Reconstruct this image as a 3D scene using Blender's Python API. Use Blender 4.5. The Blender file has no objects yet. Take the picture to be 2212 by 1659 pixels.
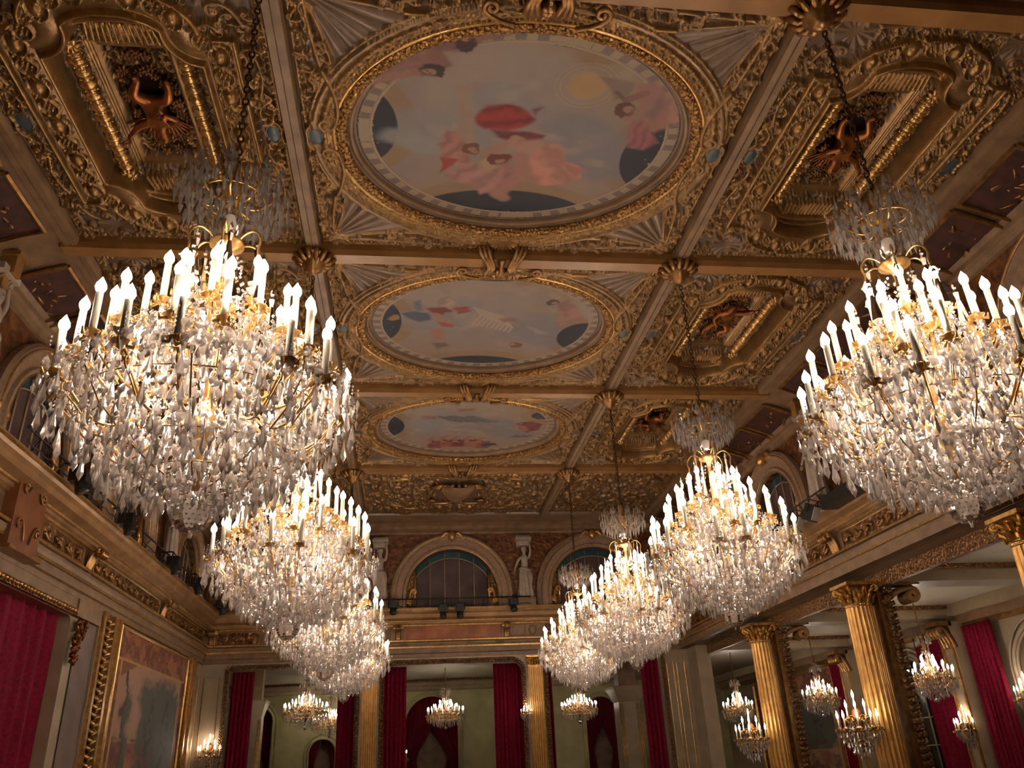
import bpy, math, random
import numpy as np
from mathutils import Vector, Matrix

# ------------------------------------------------------------------ units, camera, light
S = 8.4            # one layout unit in metres
ZC = 1.6           # eye height
PI = math.pi
scene = bpy.context.scene
COL = scene.collection
rnd = random.Random(7)
rng = np.random.default_rng(7)


def W(x, y, z):
    return Vector((x * S, y * S, z * S + ZC))


def cam_setup():
    yaw, pitch, roll, f = math.radians(8.0327), math.radians(25.4886), math.radians(-2.902), 1731.08
    cy, sy, cp, sp, cr, sr = math.cos(yaw), math.sin(yaw), math.cos(pitch), math.sin(pitch), math.cos(roll), math.sin(roll)
    fwd = Vector((sy * cp, cy * cp, sp)); right = Vector((cy, -sy, 0)); up = right.cross(fwd)
    r = right * cr + up * sr; u = -right * sr + up * cr
    m = Matrix((r, u, -fwd)).transposed().to_4x4(); m.translation = Vector((0, 0, ZC))
    cd = bpy.data.cameras.new('camera'); cd.sensor_width = 36; cd.lens = f / 2212 * 36
    cd.clip_start = .05; cd.clip_end = 200
    c = bpy.data.objects.new('camera', cd); COL.objects.link(c); c.matrix_world = m
    scene.camera = c


cam_setup()
world = bpy.data.worlds.new('world'); scene.world = world; world.use_nodes = True
world.node_tree.nodes['Background'].inputs[0].default_value = (.9, .7, .55, 1)
world.node_tree.nodes['Background'].inputs[1].default_value = .015
scene.view_settings.view_transform = 'Standard'
scene.view_settings.look = 'None'
scene.view_settings.gamma = 1
scene.view_settings.use_curve_mapping = False
scene.view_settings.exposure = 0.0
cy = scene.cycles
cy.use_denoising = True
cy.max_bounces = 4; cy.diffuse_bounces = 2; cy.glossy_bounces = 2; cy.transmission_bounces = 2
cy.use_adaptive_sampling = True; cy.adaptive_threshold = .2; cy.adaptive_min_samples = 8
cy.transparent_max_bounces = 12; cy.caustics_reflective = False; cy.caustics_refractive = False
cy.sample_clamp_indirect = 6
LIGHT = (1.0, .87, .76)
E_BIG, E_SMALL, E_SCONCE = 12.2, 56.0, 8.0


# ------------------------------------------------------------------ materials
def srgb(r, g, b):
    return tuple(((c / 255) / 12.92 if c / 255 <= .04045 else ((c / 255 + .055) / 1.055) ** 2.4) for c in (r, g, b)) + (1,)


MATS = {}


def mat(name, c1, c2=None, rough=.5, metal=0., bump=0., bscale=20., kind='noise', cscale=None, rough2=None, emit=None, estr=0., spec=.5):
    if name in MATS: return MATS[name]
    m = bpy.data.materials.new(name); m.use_nodes = True; nt = m.node_tree; nd = nt.nodes; ln = nt.links
    b = nd['Principled BSDF']; b.inputs['Roughness'].default_value = rough; b.inputs['Metallic'].default_value = metal
    b.inputs['Base Color'].default_value = c1
    b.inputs['Specular IOR Level'].default_value = spec
    tc = nd.new('ShaderNodeTexCoord')
    if c2:
        n = nd.new('ShaderNodeTexNoise'); n.inputs['Scale'].default_value = cscale or bscale * .5; n.inputs['Detail'].default_value = 4
        ln.new(tc.outputs['Object'], n.inputs['Vector'])
        rp = nd.new('ShaderNodeValToRGB'); rp.color_ramp.elements[0].position = .35; rp.color_ramp.elements[1].position = .65
        rp.color_ramp.elements[0].color = c1; rp.color_ramp.elements[1].color = c2
        ln.new(n.outputs['Fac'], rp.inputs['Fac']); ln.new(rp.outputs['Color'], b.inputs['Base Color'])
    if bump:
        if kind == 'voronoi':
            t = nd.new('ShaderNodeTexVoronoi'); t.feature = 'SMOOTH_F1'; t.inputs['Scale'].default_value = bscale; out = t.outputs['Distance']
        elif kind == 'wave':
            t = nd.new('ShaderNodeTexWave'); t.inputs['Scale'].default_value = bscale; t.inputs['Distortion'].default_value = 6; out = t.outputs['Fac']
        else:
            t = nd.new('ShaderNodeTexNoise'); t.inputs['Scale'].default_value = bscale; t.inputs['Detail'].default_value = 5; out = t.outputs['Fac']
        ln.new(tc.outputs['Object'], t.inputs['Vector'])
        bm = nd.new('ShaderNodeBump'); bm.inputs['Strength'].default_value = min(1, bump * 2); bm.inputs['Distance'].default_value = .05 * bump
        ln.new(out, bm.inputs['Height']); ln.new(bm.outputs['Normal'], b.inputs['Normal'])
    if emit:
        b.inputs['Emission Color'].default_value = emit; b.inputs['Emission Strength'].default_value = estr
        m.cycles.emission_sampling = 'NONE'
    MATS[name] = m
    return m


GOLD = mat('gilding', srgb(174, 130, 78), srgb(138, 96, 52), rough=.34, metal=.75, bump=.12, bscale=14)
GOLDB = mat('bright_gilding', srgb(222, 178, 112), srgb(190, 142, 80), rough=.28, metal=.8, bump=.05, bscale=20)
CARVE = mat('carved_gilding', srgb(152, 106, 60), srgb(88, 56, 32), rough=.38, metal=.55, bump=.9, bscale=9, kind='voronoi', cscale=7)
CARVEF = mat('fine_carved_gilding', srgb(168, 120, 70), srgb(98, 62, 36), rough=.36, metal=.65, bump=.8, bscale=22, kind='voronoi', cscale=16)
TAUPE = mat('taupe_paint', srgb(146, 112, 80), srgb(122, 92, 64), rough=.5, bump=.05, bscale=6)
OCHRE = mat('ochre_paint', srgb(160, 112, 60), srgb(140, 96, 50), rough=.4, bump=.04, bscale=5)
CREAM = mat('cream_paint', srgb(172, 150, 122), srgb(160, 138, 110), rough=.45, bump=.03, bscale=4)
GREENC = mat('pale_green_cream_paint', srgb(188, 178, 128), srgb(172, 160, 112), rough=.55, bump=.03, bscale=3)
MARBLE = mat('brown_marble', srgb(176, 106, 56), srgb(140, 76, 38), rough=.35, bump=.03, bscale=5, cscale=2.2)
REDORN = mat('red_brown_relief', srgb(138, 88, 46), srgb(84, 42, 22), rough=.45, metal=.25, bump=.8, bscale=8, kind='voronoi', cscale=5)
MAROON = mat('maroon_panel', srgb(84, 44, 32), srgb(52, 28, 22), rough=.5, bump=.2, bscale=8)
RED = mat('crimson_velvet', srgb(134, 8, 42), srgb(104, 4, 32), rough=.8, bump=.15, bscale=30, spec=.2)
RED2 = mat('dark_crimson_cloth', srgb(112, 16, 34), srgb(92, 12, 28), rough=.85, bump=.1, bscale=30, spec=.2)
STONE = mat('pale_statue_stone', srgb(186, 166, 148), srgb(170, 150, 132), rough=.6, bump=.05, bscale=12)
BRONZE = mat('copper_gilding', srgb(168, 100, 48), srgb(110, 60, 28), rough=.33, metal=.75, bump=.15, bscale=10)
DARKB = mat('dark_bronze', srgb(52, 34, 22), srgb(34, 22, 16), rough=.5, metal=.3, bump=.6, bscale=9, kind='voronoi')
BLACK = mat('black_metal', srgb(16, 15, 15), rough=.45, bump=.02, bscale=20)
LENS = mat('pale_lens', srgb(205, 200, 196), rough=.2, bump=.02, bscale=20)
GLASS = mat('dark_window_glass', srgb(92, 72, 70), srgb(70, 54, 56), rough=.25, bump=.05, bscale=3)
TEAL = mat('teal_window_glass', srgb(34, 78, 84), srgb(28, 58, 68), rough=.3, bump=.05, bscale=4)
WAX = mat('candle_sleeve', srgb(236, 222, 200), rough=.5, bump=.02, bscale=10)
BULB = mat('lit_bulb', srgb(255, 244, 226), rough=.3, emit=(1, .86, .68, 1), estr=26, bump=.01)
WOOD = mat('floor_wood', srgb(120, 84, 54), srgb(92, 62, 40), rough=.4, bump=.1, bscale=6)
CEILW = mat('white_ceiling_paint', srgb(190, 178, 156), srgb(176, 164, 144), rough=.5, bump=.04, bscale=3)
CHAINM = mat('dark_gilt_chain', srgb(84, 56, 34), rough=.4, metal=.6, bump=.1)
TAPG = mat('grey_paint', srgb(118, 98, 88), srgb(104, 86, 76), rough=.6, bump=.03, bscale=4)


def crystal_mat(name='cut_crystal', clear=.46, rough=.16, gl0=.16, dif=.42, ior=1.9):
    m = bpy.data.materials.new(name); m.use_nodes = True; nt = m.node_tree; nd = nt.nodes; ln = nt.links
    nd.remove(nd['Principled BSDF']); out = nd['Material Output']
    gl = nd.new('ShaderNodeBsdfGlossy'); gl.inputs['Roughness'].default_value = rough; gl.inputs['Color'].default_value = (1, .94, .88, 1)
    tr = nd.new('ShaderNodeBsdfTransparent'); tr.inputs['Color'].default_value = (.98, .93, .88, 1)
    df = nd.new('ShaderNodeBsdfTranslucent'); df.inputs['Color'].default_value = (1, .91, .83, 1)
    d2 = nd.new('ShaderNodeBsdfDiffuse'); d2.inputs['Color'].default_value = (1, .85, .74, 1)
    fr = nd.new('ShaderNodeFresnel'); fr.inputs['IOR'].default_value = ior
    a = nd.new('ShaderNodeMixShader'); a.inputs[0].default_value = dif; ln.new(df.outputs[0], a.inputs[1]); ln.new(d2.outputs[0], a.inputs[2])
    b = nd.new('ShaderNodeMixShader'); b.inputs[0].default_value = clear; ln.new(a.outputs[0], b.inputs[1]); ln.new(tr.outputs[0], b.inputs[2])
    mp = nd.new('ShaderNodeMath'); mp.operation = 'MULTIPLY_ADD'; mp.inputs[1].default_value = 1.0; mp.inputs[2].default_value = gl0
    ln.new(fr.outputs[0], mp.inputs[0])
    c = nd.new('ShaderNodeMixShader'); ln.new(mp.outputs[0], c.inputs[0]); ln.new(b.outputs[0], c.inputs[1]); ln.new(gl.outputs[0], c.inputs[2])
    ln.new(c.outputs[0], out.inputs['Surface'])
    return m


CRYSTAL = crystal_mat()
CLEAR = crystal_mat('clear_crystal', .50, .08, .07, .22, 1.5)


def relief_mat():
    """Carved plaster: the attribute says which paint (taupe ground, gilding, blue enamel, dark bronze)."""
    m = bpy.data.materials.new('painted_and_gilded_plaster'); m.use_nodes = True; nt = m.node_tree; nd = nt.nodes; ln = nt.links
    b = nd['Principled BSDF']; at = nd.new('ShaderNodeAttribute'); at.attribute_name = 'paint'
    sep = nd.new('ShaderNodeSeparateColor'); ln.new(at.outputs['Color'], sep.inputs['Color'])
    tc = nd.new('ShaderNodeTexCoord'); n = nd.new('ShaderNodeTexNoise'); n.inputs['Scale'].default_value = 5; n.inputs['Detail'].default_value = 2
    ln.new(tc.outputs['Object'], n.inputs['Vector'])

    def mix(fac, A, B):
        x = nd.new('ShaderNodeMix'); x.data_type = 'RGBA'
        if isinstance(fac, float): x.inputs['Factor'].default_value = fac
        else: ln.new(fac, x.inputs['Factor'])
        for sock, v in (('A', A), ('B', B)):
            s = [i for i in x.inputs if i.name == sock and i.type == 'RGBA'][0]
            if isinstance(v, tuple): s.default_value = v
            else: ln.new(v, s)
        return [o for o in x.outputs if o.type == 'RGBA'][0]
    g = mix(n.outputs['Fac'], srgb(182, 138, 80), srgb(108, 74, 38))
    t = mix(n.outputs['Fac'], srgb(132, 104, 82), srgb(98, 76, 58))
    c = mix(sep.outputs[0], t, g)
    c = mix(sep.outputs[1], c, srgb(66, 76, 78))
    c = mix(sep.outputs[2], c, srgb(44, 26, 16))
    ln.new(c, b.inputs['Base Color'])
    mm = nd.new('ShaderNodeMath'); mm.operation = 'MULTIPLY'; mm.inputs[1].default_value = .72; ln.new(sep.outputs[0], mm.inputs[0])
    ln.new(mm.outputs[0], b.inputs['Metallic']); b.inputs['Roughness'].default_value = .36
    v = nd.new('ShaderNodeTexVoronoi'); v.feature = 'SMOOTH_F1'; v.inputs['Scale'].default_value = 34; ln.new(tc.outputs['Object'], v.inputs['Vector'])
    bp = nd.new('ShaderNodeBump'); bp.inputs['Distance'].default_value = .007
    ms = nd.new('ShaderNodeMath'); ms.operation = 'MULTIPLY'; ms.inputs[1].default_value = .5; ln.new(sep.outputs[0], ms.inputs[0])
    ln.new(ms.outputs[0], bp.inputs['Strength']); ln.new(v.outputs['Distance'], bp.inputs['Height']); ln.new(bp.outputs[0], b.inputs['Normal'])
    return m


RELIEF = relief_mat()


def canvas_mat():
    m = bpy.data.materials.new('oil_painting'); m.use_nodes = True; nt = m.node_tree; nd = nt.nodes; ln = nt.links
    b = nd['Principled BSDF']; at = nd.new('ShaderNodeAttribute'); at.attribute_name = 'paint'
    tc = nd.new('ShaderNodeTexCoord'); n = nd.new('ShaderNodeTexNoise'); n.inputs['Scale'].default_value = 3; n.inputs['Detail'].default_value = 6
    ln.new(tc.outputs['Object'], n.inputs['Vector'])
    x = nd.new('ShaderNodeMix'); x.data_type = 'RGBA'; x.blend_type = 'OVERLAY'; x.inputs['Factor'].default_value = .10
    s = [i for i in x.inputs if i.type == 'RGBA']
    ln.new(at.outputs['Color'], s[0]); ln.new(n.outputs['Fac'], s[1])
    ln.new([o for o in x.outputs if o.type == 'RGBA'][0], b.inputs['Base Color']); b.inputs['Roughness'].default_value = .65
    return m


CANVAS = canvas_mat()


# ------------------------------------------------------------------ mesh helpers
class MB:
    def __init__(self): self.v = []; self.f = []; self.s = []

    def add(self, vs, fs, smooth=False):
        o = len(self.v); self.v += [tuple(p) for p in vs]; self.f += [tuple(i + o for i in f) for f in fs]; self.s += [smooth] * len(fs)
        return self

    def box(self, x0, x1, y0, y1, z0, z1, M=None):
        vs = [Vector((x, y, z)) for z in (z0, z1) for y in (y0, y1) for x in (x0, x1)]
        if M is not None: vs = [M @ v for v in vs]
        return self.add(vs, [(0, 2, 3, 1), (4, 5, 7, 6), (0, 1, 5, 4), (2, 6, 7, 3), (0, 4, 6, 2), (1, 3, 7, 5)])

    def tube(self, pts, r, n=8, cap=True, smooth=True, flat=1.0):
        pts = [Vector(p) for p in pts]; k = len(pts); rs = r if hasattr(r, '__len__') else [r] * k
        vs = []; nrm = None
        for i, p in enumerate(pts):
            t = (pts[min(i + 1, k - 1)] - pts[max(i - 1, 0)])
            t = t.normalized() if t.length > 1e-9 else Vector((0, 0, 1))
            if nrm is None: nrm = t.orthogonal().normalized()
            nrm = (nrm - t * nrm.dot(t)); nrm = nrm.normalized() if nrm.length > 1e-6 else t.orthogonal().normalized()
            bn = t.cross(nrm)
            for j in range(n):
                a = 2 * PI * j / n; vs.append(p + nrm * math.cos(a) * rs[i] + bn * math.sin(a) * rs[i] * flat)
        fs = [(i * n + j, i * n + (j + 1) % n, (i + 1) * n + (j + 1) % n, (i + 1) * n + j) for i in range(k - 1) for j in range(n)]
        if cap: fs += [tuple(range(n))[::-1], tuple((k - 1) * n + j for j in range(n))]
        return self.add(vs, fs, smooth)

    def lathe(self, prof, n=16, M=None, smooth=True, mod=None):
        vs = []
        for (r, z) in prof:
            for j in range(n):
                a = 2 * PI * j / n; rr = r * (mod(a, z) if mod else 1); p = Vector((rr * math.cos(a), rr * math.sin(a), z))
                vs.append(M @ p if M is not None else p)
        k = len(prof)
        fs = [(i * n + j, i * n + (j + 1) % n, (i + 1) * n + (j + 1) % n, (i + 1) * n + j) for i in range(k - 1) for j in range(n)]
        fs += [tuple(range(n))[::-1], tuple((k - 1) * n + j for j in range(n))]
        return self.add(vs, fs, smooth)

    def grid(self, f, nu, nv, smooth=True, closeu=False):
        vs = [f(i / nu, j / nv) for j in range(nv + 1) for i in range(nu + 1)]
        fs = [(j * (nu + 1) + i, j * (nu + 1) + i + 1, (j + 1) * (nu + 1) + i + 1, (j + 1) * (nu + 1) + i) for j in range(nv) for i in range(nu)]
        return self.add(vs, fs, smooth)

    def sweep(self, prof, path, frame, closed=False, smooth=False, cap=True):
        """prof: (u,v) list; path: points; frame(i)->(U,V) unit vectors at path point i."""
        n = len(prof); vs = []
        for i, p in enumerate(path):
            U, V = frame(i)
            for (a, b) in prof: vs.append(Vector(p) + U * a + V * b)
        k = len(path); fs = []
        for i in range(k if closed else k - 1):
            i2 = (i + 1) % k
            for j in range(n - 1): fs.append((i * n + j, i2 * n + j, i2 * n + j + 1, i * n + j + 1))
        if not closed and cap: fs += [tuple(range(n)), tuple((k - 1) * n + j for j in range(n))[::-1]]
        return self.add(vs, fs, smooth)

    def merge(self, other, M=None):
        return self.add_s(other, M)

    def add_s(self, o, M=None):
        k = len(self.v); self.v += [tuple(M @ Vector(p)) for p in o.v] if M is not None else list(o.v)
        self.f += [tuple(i + k for i in f) for f in o.f]; self.s += o.s
        return self

    def mesh(self, name, m):
        me = bpy.data.meshes.new(name); me.from_pydata(self.v, [], self.f)
        me.polygons.foreach_set('use_smooth', self.s); me.materials.append(m); me.update()
        return me

    def build(self, name, m, parent=None):
        if parent is not None and tuple(parent.get('org', (0, 0, 0))) != (0, 0, 0):
            ox, oy, oz = parent['org']; self.v = [(x - ox, y - oy, z - oz) for x, y, z in self.v]
        return link(name, self.mesh(name, m), parent)


def link(name, me, parent=None):
    o = bpy.data.objects.new(name, me); COL.objects.link(o)
    if parent is not None: o.parent = parent
    return o


def thing(name, label, cat, loc=(0, 0, 0), group=None):
    o = bpy.data.objects.new(name, None); COL.objects.link(o); o.location = loc
    o['label'] = label; o['category'] = cat
    if group: o['group'] = group
    o.empty_display_size = .1
    return o


def tag(o, label, cat, group=None):
    o['label'] = label; o['category'] = cat
    if group: o['group'] = group
    return o


def struct(o): o['kind'] = 'structure'; return o


def kids(o): return list(o.children)


def copy_tree(o, parent=None):
    c = o.copy(); COL.objects.link(c); c.parent = parent
    for ch in kids(o): copy_tree(ch, c)
    return c


def place(proto, used, loc, rz, label, group=None, scale=None):
    """First use moves the prototype itself, later ones copy it with all its parts."""
    o = copy_tree(proto) if used.get(proto.name_full) else proto
    used[proto.name_full] = True
    o.location = loc; o.rotation_euler = (0, 0, rz)
    if scale: o.scale = (scale,) * 3
    o['label'] = label
    if group: o['group'] = group
    return o


USED = {}


def bezier(p0, p1, p2, n=20):
    return [((1 - t) ** 2 * p0[0] + 2 * t * (1 - t) * p1[0] + t * t * p2[0], (1 - t) ** 2 * p0[1] + 2 * t * (1 - t) * p1[1] + t * t * p2[1]) for t in [i / n for i in range(n + 1)]]


def chaikin(P, n=2):
    P = [Vector(p) for p in P]
    for _ in range(n):
        Q = [P[0]]
        for a, b in zip(P[:-1], P[1:]): Q += [a.lerp(b, .25), a.lerp(b, .75)]
        P = Q + [P[-1]]
    return P


def scroll_pts(p0, p1, p2, side, rc, turns=1.35):
    """A stem curve that ends in a volute."""
    pts = bezier(p0, p1, p2)
    tx, ty = p2[0] - p1[0], p2[1] - p1[1]; L = math.hypot(tx, ty) or 1; tx /= L; ty /= L
    nx, ny = -ty * side, tx * side; cx, cyy = p2[0] + nx * rc, p2[1] + ny * rc
    a0 = math.atan2(p2[1] - cyy, p2[0] - cx)
    for i in range(1, 33):
        t = i / 32; r = rc * (1 - .82 * t); a = a0 + side * t * turns * 2 * PI
        pts.append((cx + r * math.cos(a), cyy + r * math.sin(a)))
    return pts


# ------------------------------------------------------------------ carved relief (height field with paint)
class Relief:
    def __init__(self, w, h, step):
        self.nx = int(round(w / 2 / step)); self.ny = int(round(h / 2 / step)); self.w, self.h = w / 2, h / 2
        self.x = np.linspace(0, self.w, self.nx + 1); self.y = np.linspace(0, self.h, self.ny + 1)
        self.X, self.Y = np.meshgrid(self.x, self.y)
        self.H = np.zeros_like(self.X); self.G = np.zeros_like(self.X); self.B = np.zeros_like(self.X); self.D = np.zeros_like(self.X)
        self.step = step

    def stamp(self, px, py, r, hh, g=1., base=0., sq=1.):
        i0, i1 = np.searchsorted(self.x, (px - r, px + r)); j0, j1 = np.searchsorted(self.y, (py - r * sq, py + r * sq))
        if i1 <= i0 or j1 <= j0: return
        X = self.X[j0:j1, i0:i1]; Y = self.Y[j0:j1, i0:i1]
        d2 = ((X - px) / r) ** 2 + ((Y - py) / (r * sq)) ** 2
        n = base + hh * np.sqrt(np.clip(1 - d2, 0, 1)); m = (d2 < 1) & (n > self.H[j0:j1, i0:i1])
        self.H[j0:j1, i0:i1][m] = n[m]; self.G[j0:j1, i0:i1][m] = g; self.B[j0:j1, i0:i1][m] = 0; self.D[j0:j1, i0:i1][m] = 0

    def stroke(self, pts, r0, r1, hh, g=1., base=0., h1=None):
        P = np.array(pts); seg = np.hypot(*(P[1:] - P[:-1]).T); L = np.concatenate([[0], np.cumsum(seg)])
        n = max(2, int(L[-1] / (min(r0, r1) * .4 + .004))); s = np.linspace(0, L[-1], n)
        xs = np.interp(s, L, P[:, 0]); ys = np.interp(s, L, P[:, 1])
        for k in range(n):
            t = k / (n - 1); self.stamp(xs[k], ys[k], r0 + (r1 - r0) * t, (hh + ((h1 if h1 is not None else hh) - hh) * t), g, base)

    def scroll(self, p0, p1, p2, side, rc, r=.05, hh=.09, g=1., base=0., double=True):
        pts = scroll_pts(p0, p1, p2, side, rc)
        self.stroke(pts, r, r * .75, hh, g, base)
        self.stamp(*pts[-1], r * 1.2, hh * 1.25, g, base)

    def curl(self, x, y, a, s, hh, g, base=0., side=1):
        p0 = (x, y); p2 = (x + s * math.cos(a), y + s * math.sin(a)); p1 = (x + s * .6 * math.cos(a - .8 * side), y + s * .6 * math.sin(a - .8 * side))
        pts = scroll_pts(p0, p1, p2, side, s * .3, 1.1); self.stroke(pts, s * .17, s * .1, hh, g, base)
        for k in range(3):
            aa = a + side * (-1.1 - k * .55); q = (x + s * .35 * math.cos(a), y + s * .35 * math.sin(a))
            self.stroke([q, (q[0] + s * .5 * math.cos(aa), q[1] + s * .5 * math.sin(aa))], s * .12, s * .04, hh * .8, g * .9, base, hh * .4)

    def filler(self, ok, sp, s, hh, g, base, seed):
        r = random.Random(seed)
        yy = sp / 2
        while yy < self.h + sp:
            xx = sp / 2
            while xx < self.w + sp:
                x = xx + r.uniform(-.3, .3) * sp; y = yy + r.uniform(-.3, .3) * sp
                if ok(x, y): self.curl(x, y, r.uniform(0, 2 * PI), s * r.uniform(.75, 1.2), hh * r.uniform(.7, 1.1), g * r.uniform(.75, 1.05), base, r.choice((-1, 1)))
                else: r.random()
                xx += sp
            yy += sp

    def full(self):
        def mir(A): A = np.concatenate([A[:, :0:-1], A], 1); return np.concatenate([A[:0:-1], A], 0)
        xs = np.concatenate([-self.x[:0:-1], self.x]); ys = np.concatenate([-self.y[:0:-1], self.y])
        return xs, ys, mir(self.H), mir(self.G), mir(self.B), mir(self.D)

    def mesh(self, name, keep, m, xr=(-99, 99), yr=(-99, 99)):
        xs, ys, H, G, B, D = self.full(); X, Y = np.meshgrid(xs, ys)
        cx = (X[1:, 1:] + X[:-1, :-1]) / 2; cyy = (Y[1:, 1:] + Y[:-1, :-1]) / 2
        k = keep(cx, cyy) & (cx > xr[0]) & (cx < xr[1]) & (cyy > yr[0]) & (cyy < yr[1])
        ny, nx = X.shape; J, I = np.nonzero(k); a = J * nx + I
        F = np.stack([a, a + nx, a + nx + 1, a + 1], 1)
        used = np.unique(F); remap = np.full(nx * ny, -1); remap[used] = np.arange(len(used)); F = remap[F]
        V = np.stack([X.ravel(), Y.ravel(), -H.ravel()], 1)[used]
        return npmesh(name, V, F, np.stack([G.ravel(), B.ravel(), D.ravel(), np.ones(G.size)], 1)[used], m)


def npmesh(name, V, F, C, m):
    me = bpy.data.meshes.new(name); me.vertices.add(len(V)); me.vertices.foreach_set('co', V.astype(np.float32).ravel())
    me.loops.add(F.size); me.loops.foreach_set('vertex_index', F.astype(np.int32).ravel())
    me.polygons.add(len(F)); me.polygons.foreach_set('loop_start', np.arange(0, F.size, 4, dtype=np.int32))
    try: me.polygons.foreach_set('loop_total', np.full(len(F), 4, dtype=np.int32))
    except Exception: pass
    me.update(calc_edges=True); me.polygons.foreach_set('use_smooth', [True] * len(F))
    at = me.color_attributes.new('paint', 'FLOAT_COLOR', 'POINT'); at.data.foreach_set('color', C.astype(np.float32).ravel())
    me.materials.append(m); me.update()
    return me


def egg_dart(R, base=0.):
    """Bead and fillet border along the two outer edges of a bay."""
    for (fixed, lim, vert) in ((R.h - .20, R.w, False), (R.w - .20, R.h, True)):
        C = R.X if vert else R.Y
        for off, wd, hh in ((.20, .12, .16), (.03, .02, .07), (-.06, .018, .05)):
            d = np.abs(C - (fixed + off)) / wd; n = base + hh * np.sqrt(np.clip(1 - d * d, 0, 1))
            m = (d < 1) & (n > R.H); R.H[m] = n[m]; R.G[m] = .75 if hh < .1 else .1
        t = .05
        while t < lim:
            p = (fixed - .015, t) if vert else (t, fixed - .015)
            R.stamp(*p, .042, .075, 1., base); t += .105


# bay sizes
XL, XR, XLL, XRR = -.205, .597, -.69, 1.082
YR = [.085, .773, 1.461, 2.149, 2.837, 3.50]
CX = .196
BW, BD, SW = (XR - XL) * S, .688 * S, (XRR - XR) * S
ZP = 1.03
EA, EB = 2.56, 2.06      # painted oval half axes


def central_relief():
    R = Relief(BW, BD, .0155); X, Y = R.X, R.Y
    e = np.sqrt((X / 2.74) ** 2 + (Y / 2.24) ** 2); eo = np.sqrt((X / 3.08) ** 2 + (Y / 2.54) ** 2)
    ang = np.arctan2(Y / 2.24, X / 2.74)
    # shell fans in the four corners
    fx, fy = 3.02, 2.50; rr = np.hypot(X - fx, Y - fy); fa = np.arctan2(fy - Y, fx - X)
    fan = (eo > 1.0) & (fa > .14) & (fa < 1.32) & (X < fx) & (Y < fy)
    R.H[fan] = (.03 + .055 * np.abs(np.sin(fa * 15)) ** .7)[fan]; R.G[fan] = .12
    # leaf filler on the ground outside the oval
    def ok(x, y):
        if (x / 3.1) ** 2 + (y / 2.56) ** 2 < 1.0: return False
        a = math.atan2(fy - y, fx - x)
        if .1 < a < 1.36 and x < fx and y < fy: return False
        return x < R.w - .22 and y < R.h - .22
    R.filler(ok, .125, .145, .13, .85, 0, 3)
    # laurel band round the oval
    t = np.clip((e - 1) / (3.05 / 2.74 - 1), 0, 1); band = (e > 1) & (eo < 1.0)
    tt = (eo - 1) / (1 - 3.08 / 2.8); u = np.clip((1 - eo) / .1, 0, 1)
    hb = .05 + .06 * np.sin(PI * np.clip(u, 0, 1)) + .028 * np.abs(np.sin(ang * 46 + np.abs(u - .5) * 5)) + .012 * np.sin(u * 22)
    R.H[band] = hb[band]; R.G[band] = (.45 + .5 * (np.abs(np.sin(ang * 46 + np.abs(u - .5) * 5)) > .55))[band]
    for k in range(64):
        a = (k + .5) / 64 * PI / 2
        for q, rd in ((2.84, .024), (2.95, .026)):
            R.stamp(q * math.cos(a), (q - .51) * math.sin(a), rd, .05, 1, .1)
    ring = np.abs(eo - 1.0) < .011; R.H[ring] = .15; R.G[ring] = .55
    ring = np.abs(eo - 1.022) < .009; R.H[ring] = .11; R.G[ring] = .9
    inn = e < 1.0; R.H[inn] = .02; R.G[inn] = .3
    # scrolls bounding the fans
    R.scroll((3.0, 2.42), (2.98, 1.9), (2.86, 1.15), 1, .12, .045, .12)
    R.stroke(bezier((2.98, 2.38), (2.80, 1.9), (2.74, 1.38)), .03, .03, .10)
    R.scroll((3.0, 2.52), (2.3, 2.50), (1.35, 2.60), -1, .09, .05, .12, .55)
    R.stroke(bezier((2.92, 2.46), (2.2, 2.36), (1.75, 2.28)), .04, .03, .10, .85)
    R.scroll((1.75, 2.28), (1.2, 2.26), (.72, 2.42), -1, .12, .05, .13)
    R.scroll((.78, 2.66), (.5, 2.3), (.30, 2.5), -1, .09, .045, .13)
    for k in range(9):
        a = PI * 1.0 + (k - 4) * .34; R.stroke([(fx + .06, fy + .06), (fx + .06 + .2 * math.cos(a), fy + .06 + .2 * math.sin(a))], .03, .045, .07, .9, .03)
    R.stamp(fx + .05, fy + .05, .08, .10, .9, .05)
    # cartouche on the short sides
    R.scroll((2.86, 1.30), (2.60, .7), (2.78, .26), 1, .13, .055, .14, .8, .03)
    R.scroll((2.98, .62), (3.14, .5), (3.02, .3), 1, .07, .035, .12)
    R.scroll((3.18, .0), (3.24, .2), (3.08, .27), -1, .05, .035, .14)
    for k in range(5): R.stroke([(2.72 + k * .065, 0), (2.72 + k * .065, .14 - .012 * k)], .03, .03, .13 - .012 * k, .9, .03)
    b = ((X - 3.07) / .11) ** 2 + (Y / .17) ** 2; R.H[b < 1.25] = .10; R.G[b < 1.25] = .9
    m = b < 1; R.H[m] = (.07 + .03 * np.sqrt(np.clip(1 - b, 0, 1)))[m]; R.G[m] = 0; R.B[m] = 1
    # shell on the long sides
    for k in range(6):
        a = PI / 2 - k * .27; R.stroke([(0, 2.36), (.26 * math.cos(a), 2.36 + .26 * math.sin(a))], .02, .05, .09, 1, .06, .12)
    egg_dart(R)
    return R, (lambda x, y: (x / 2.66) ** 2 + (y / 2.16) ** 2 > 1)


def coffer_outline():
    P = []
    n = 60
    for k in range(n): P.append((1.48, 1.72 * k / n))
    P += [(1.48 - .42 * k / 12, 1.72) for k in range(13)]
    for k in range(1, 41):
        a = k / 40 * PI / 2; P.append((1.06 * math.cos(a), 1.78 + .68 * math.sin(a)))
    return P


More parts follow.
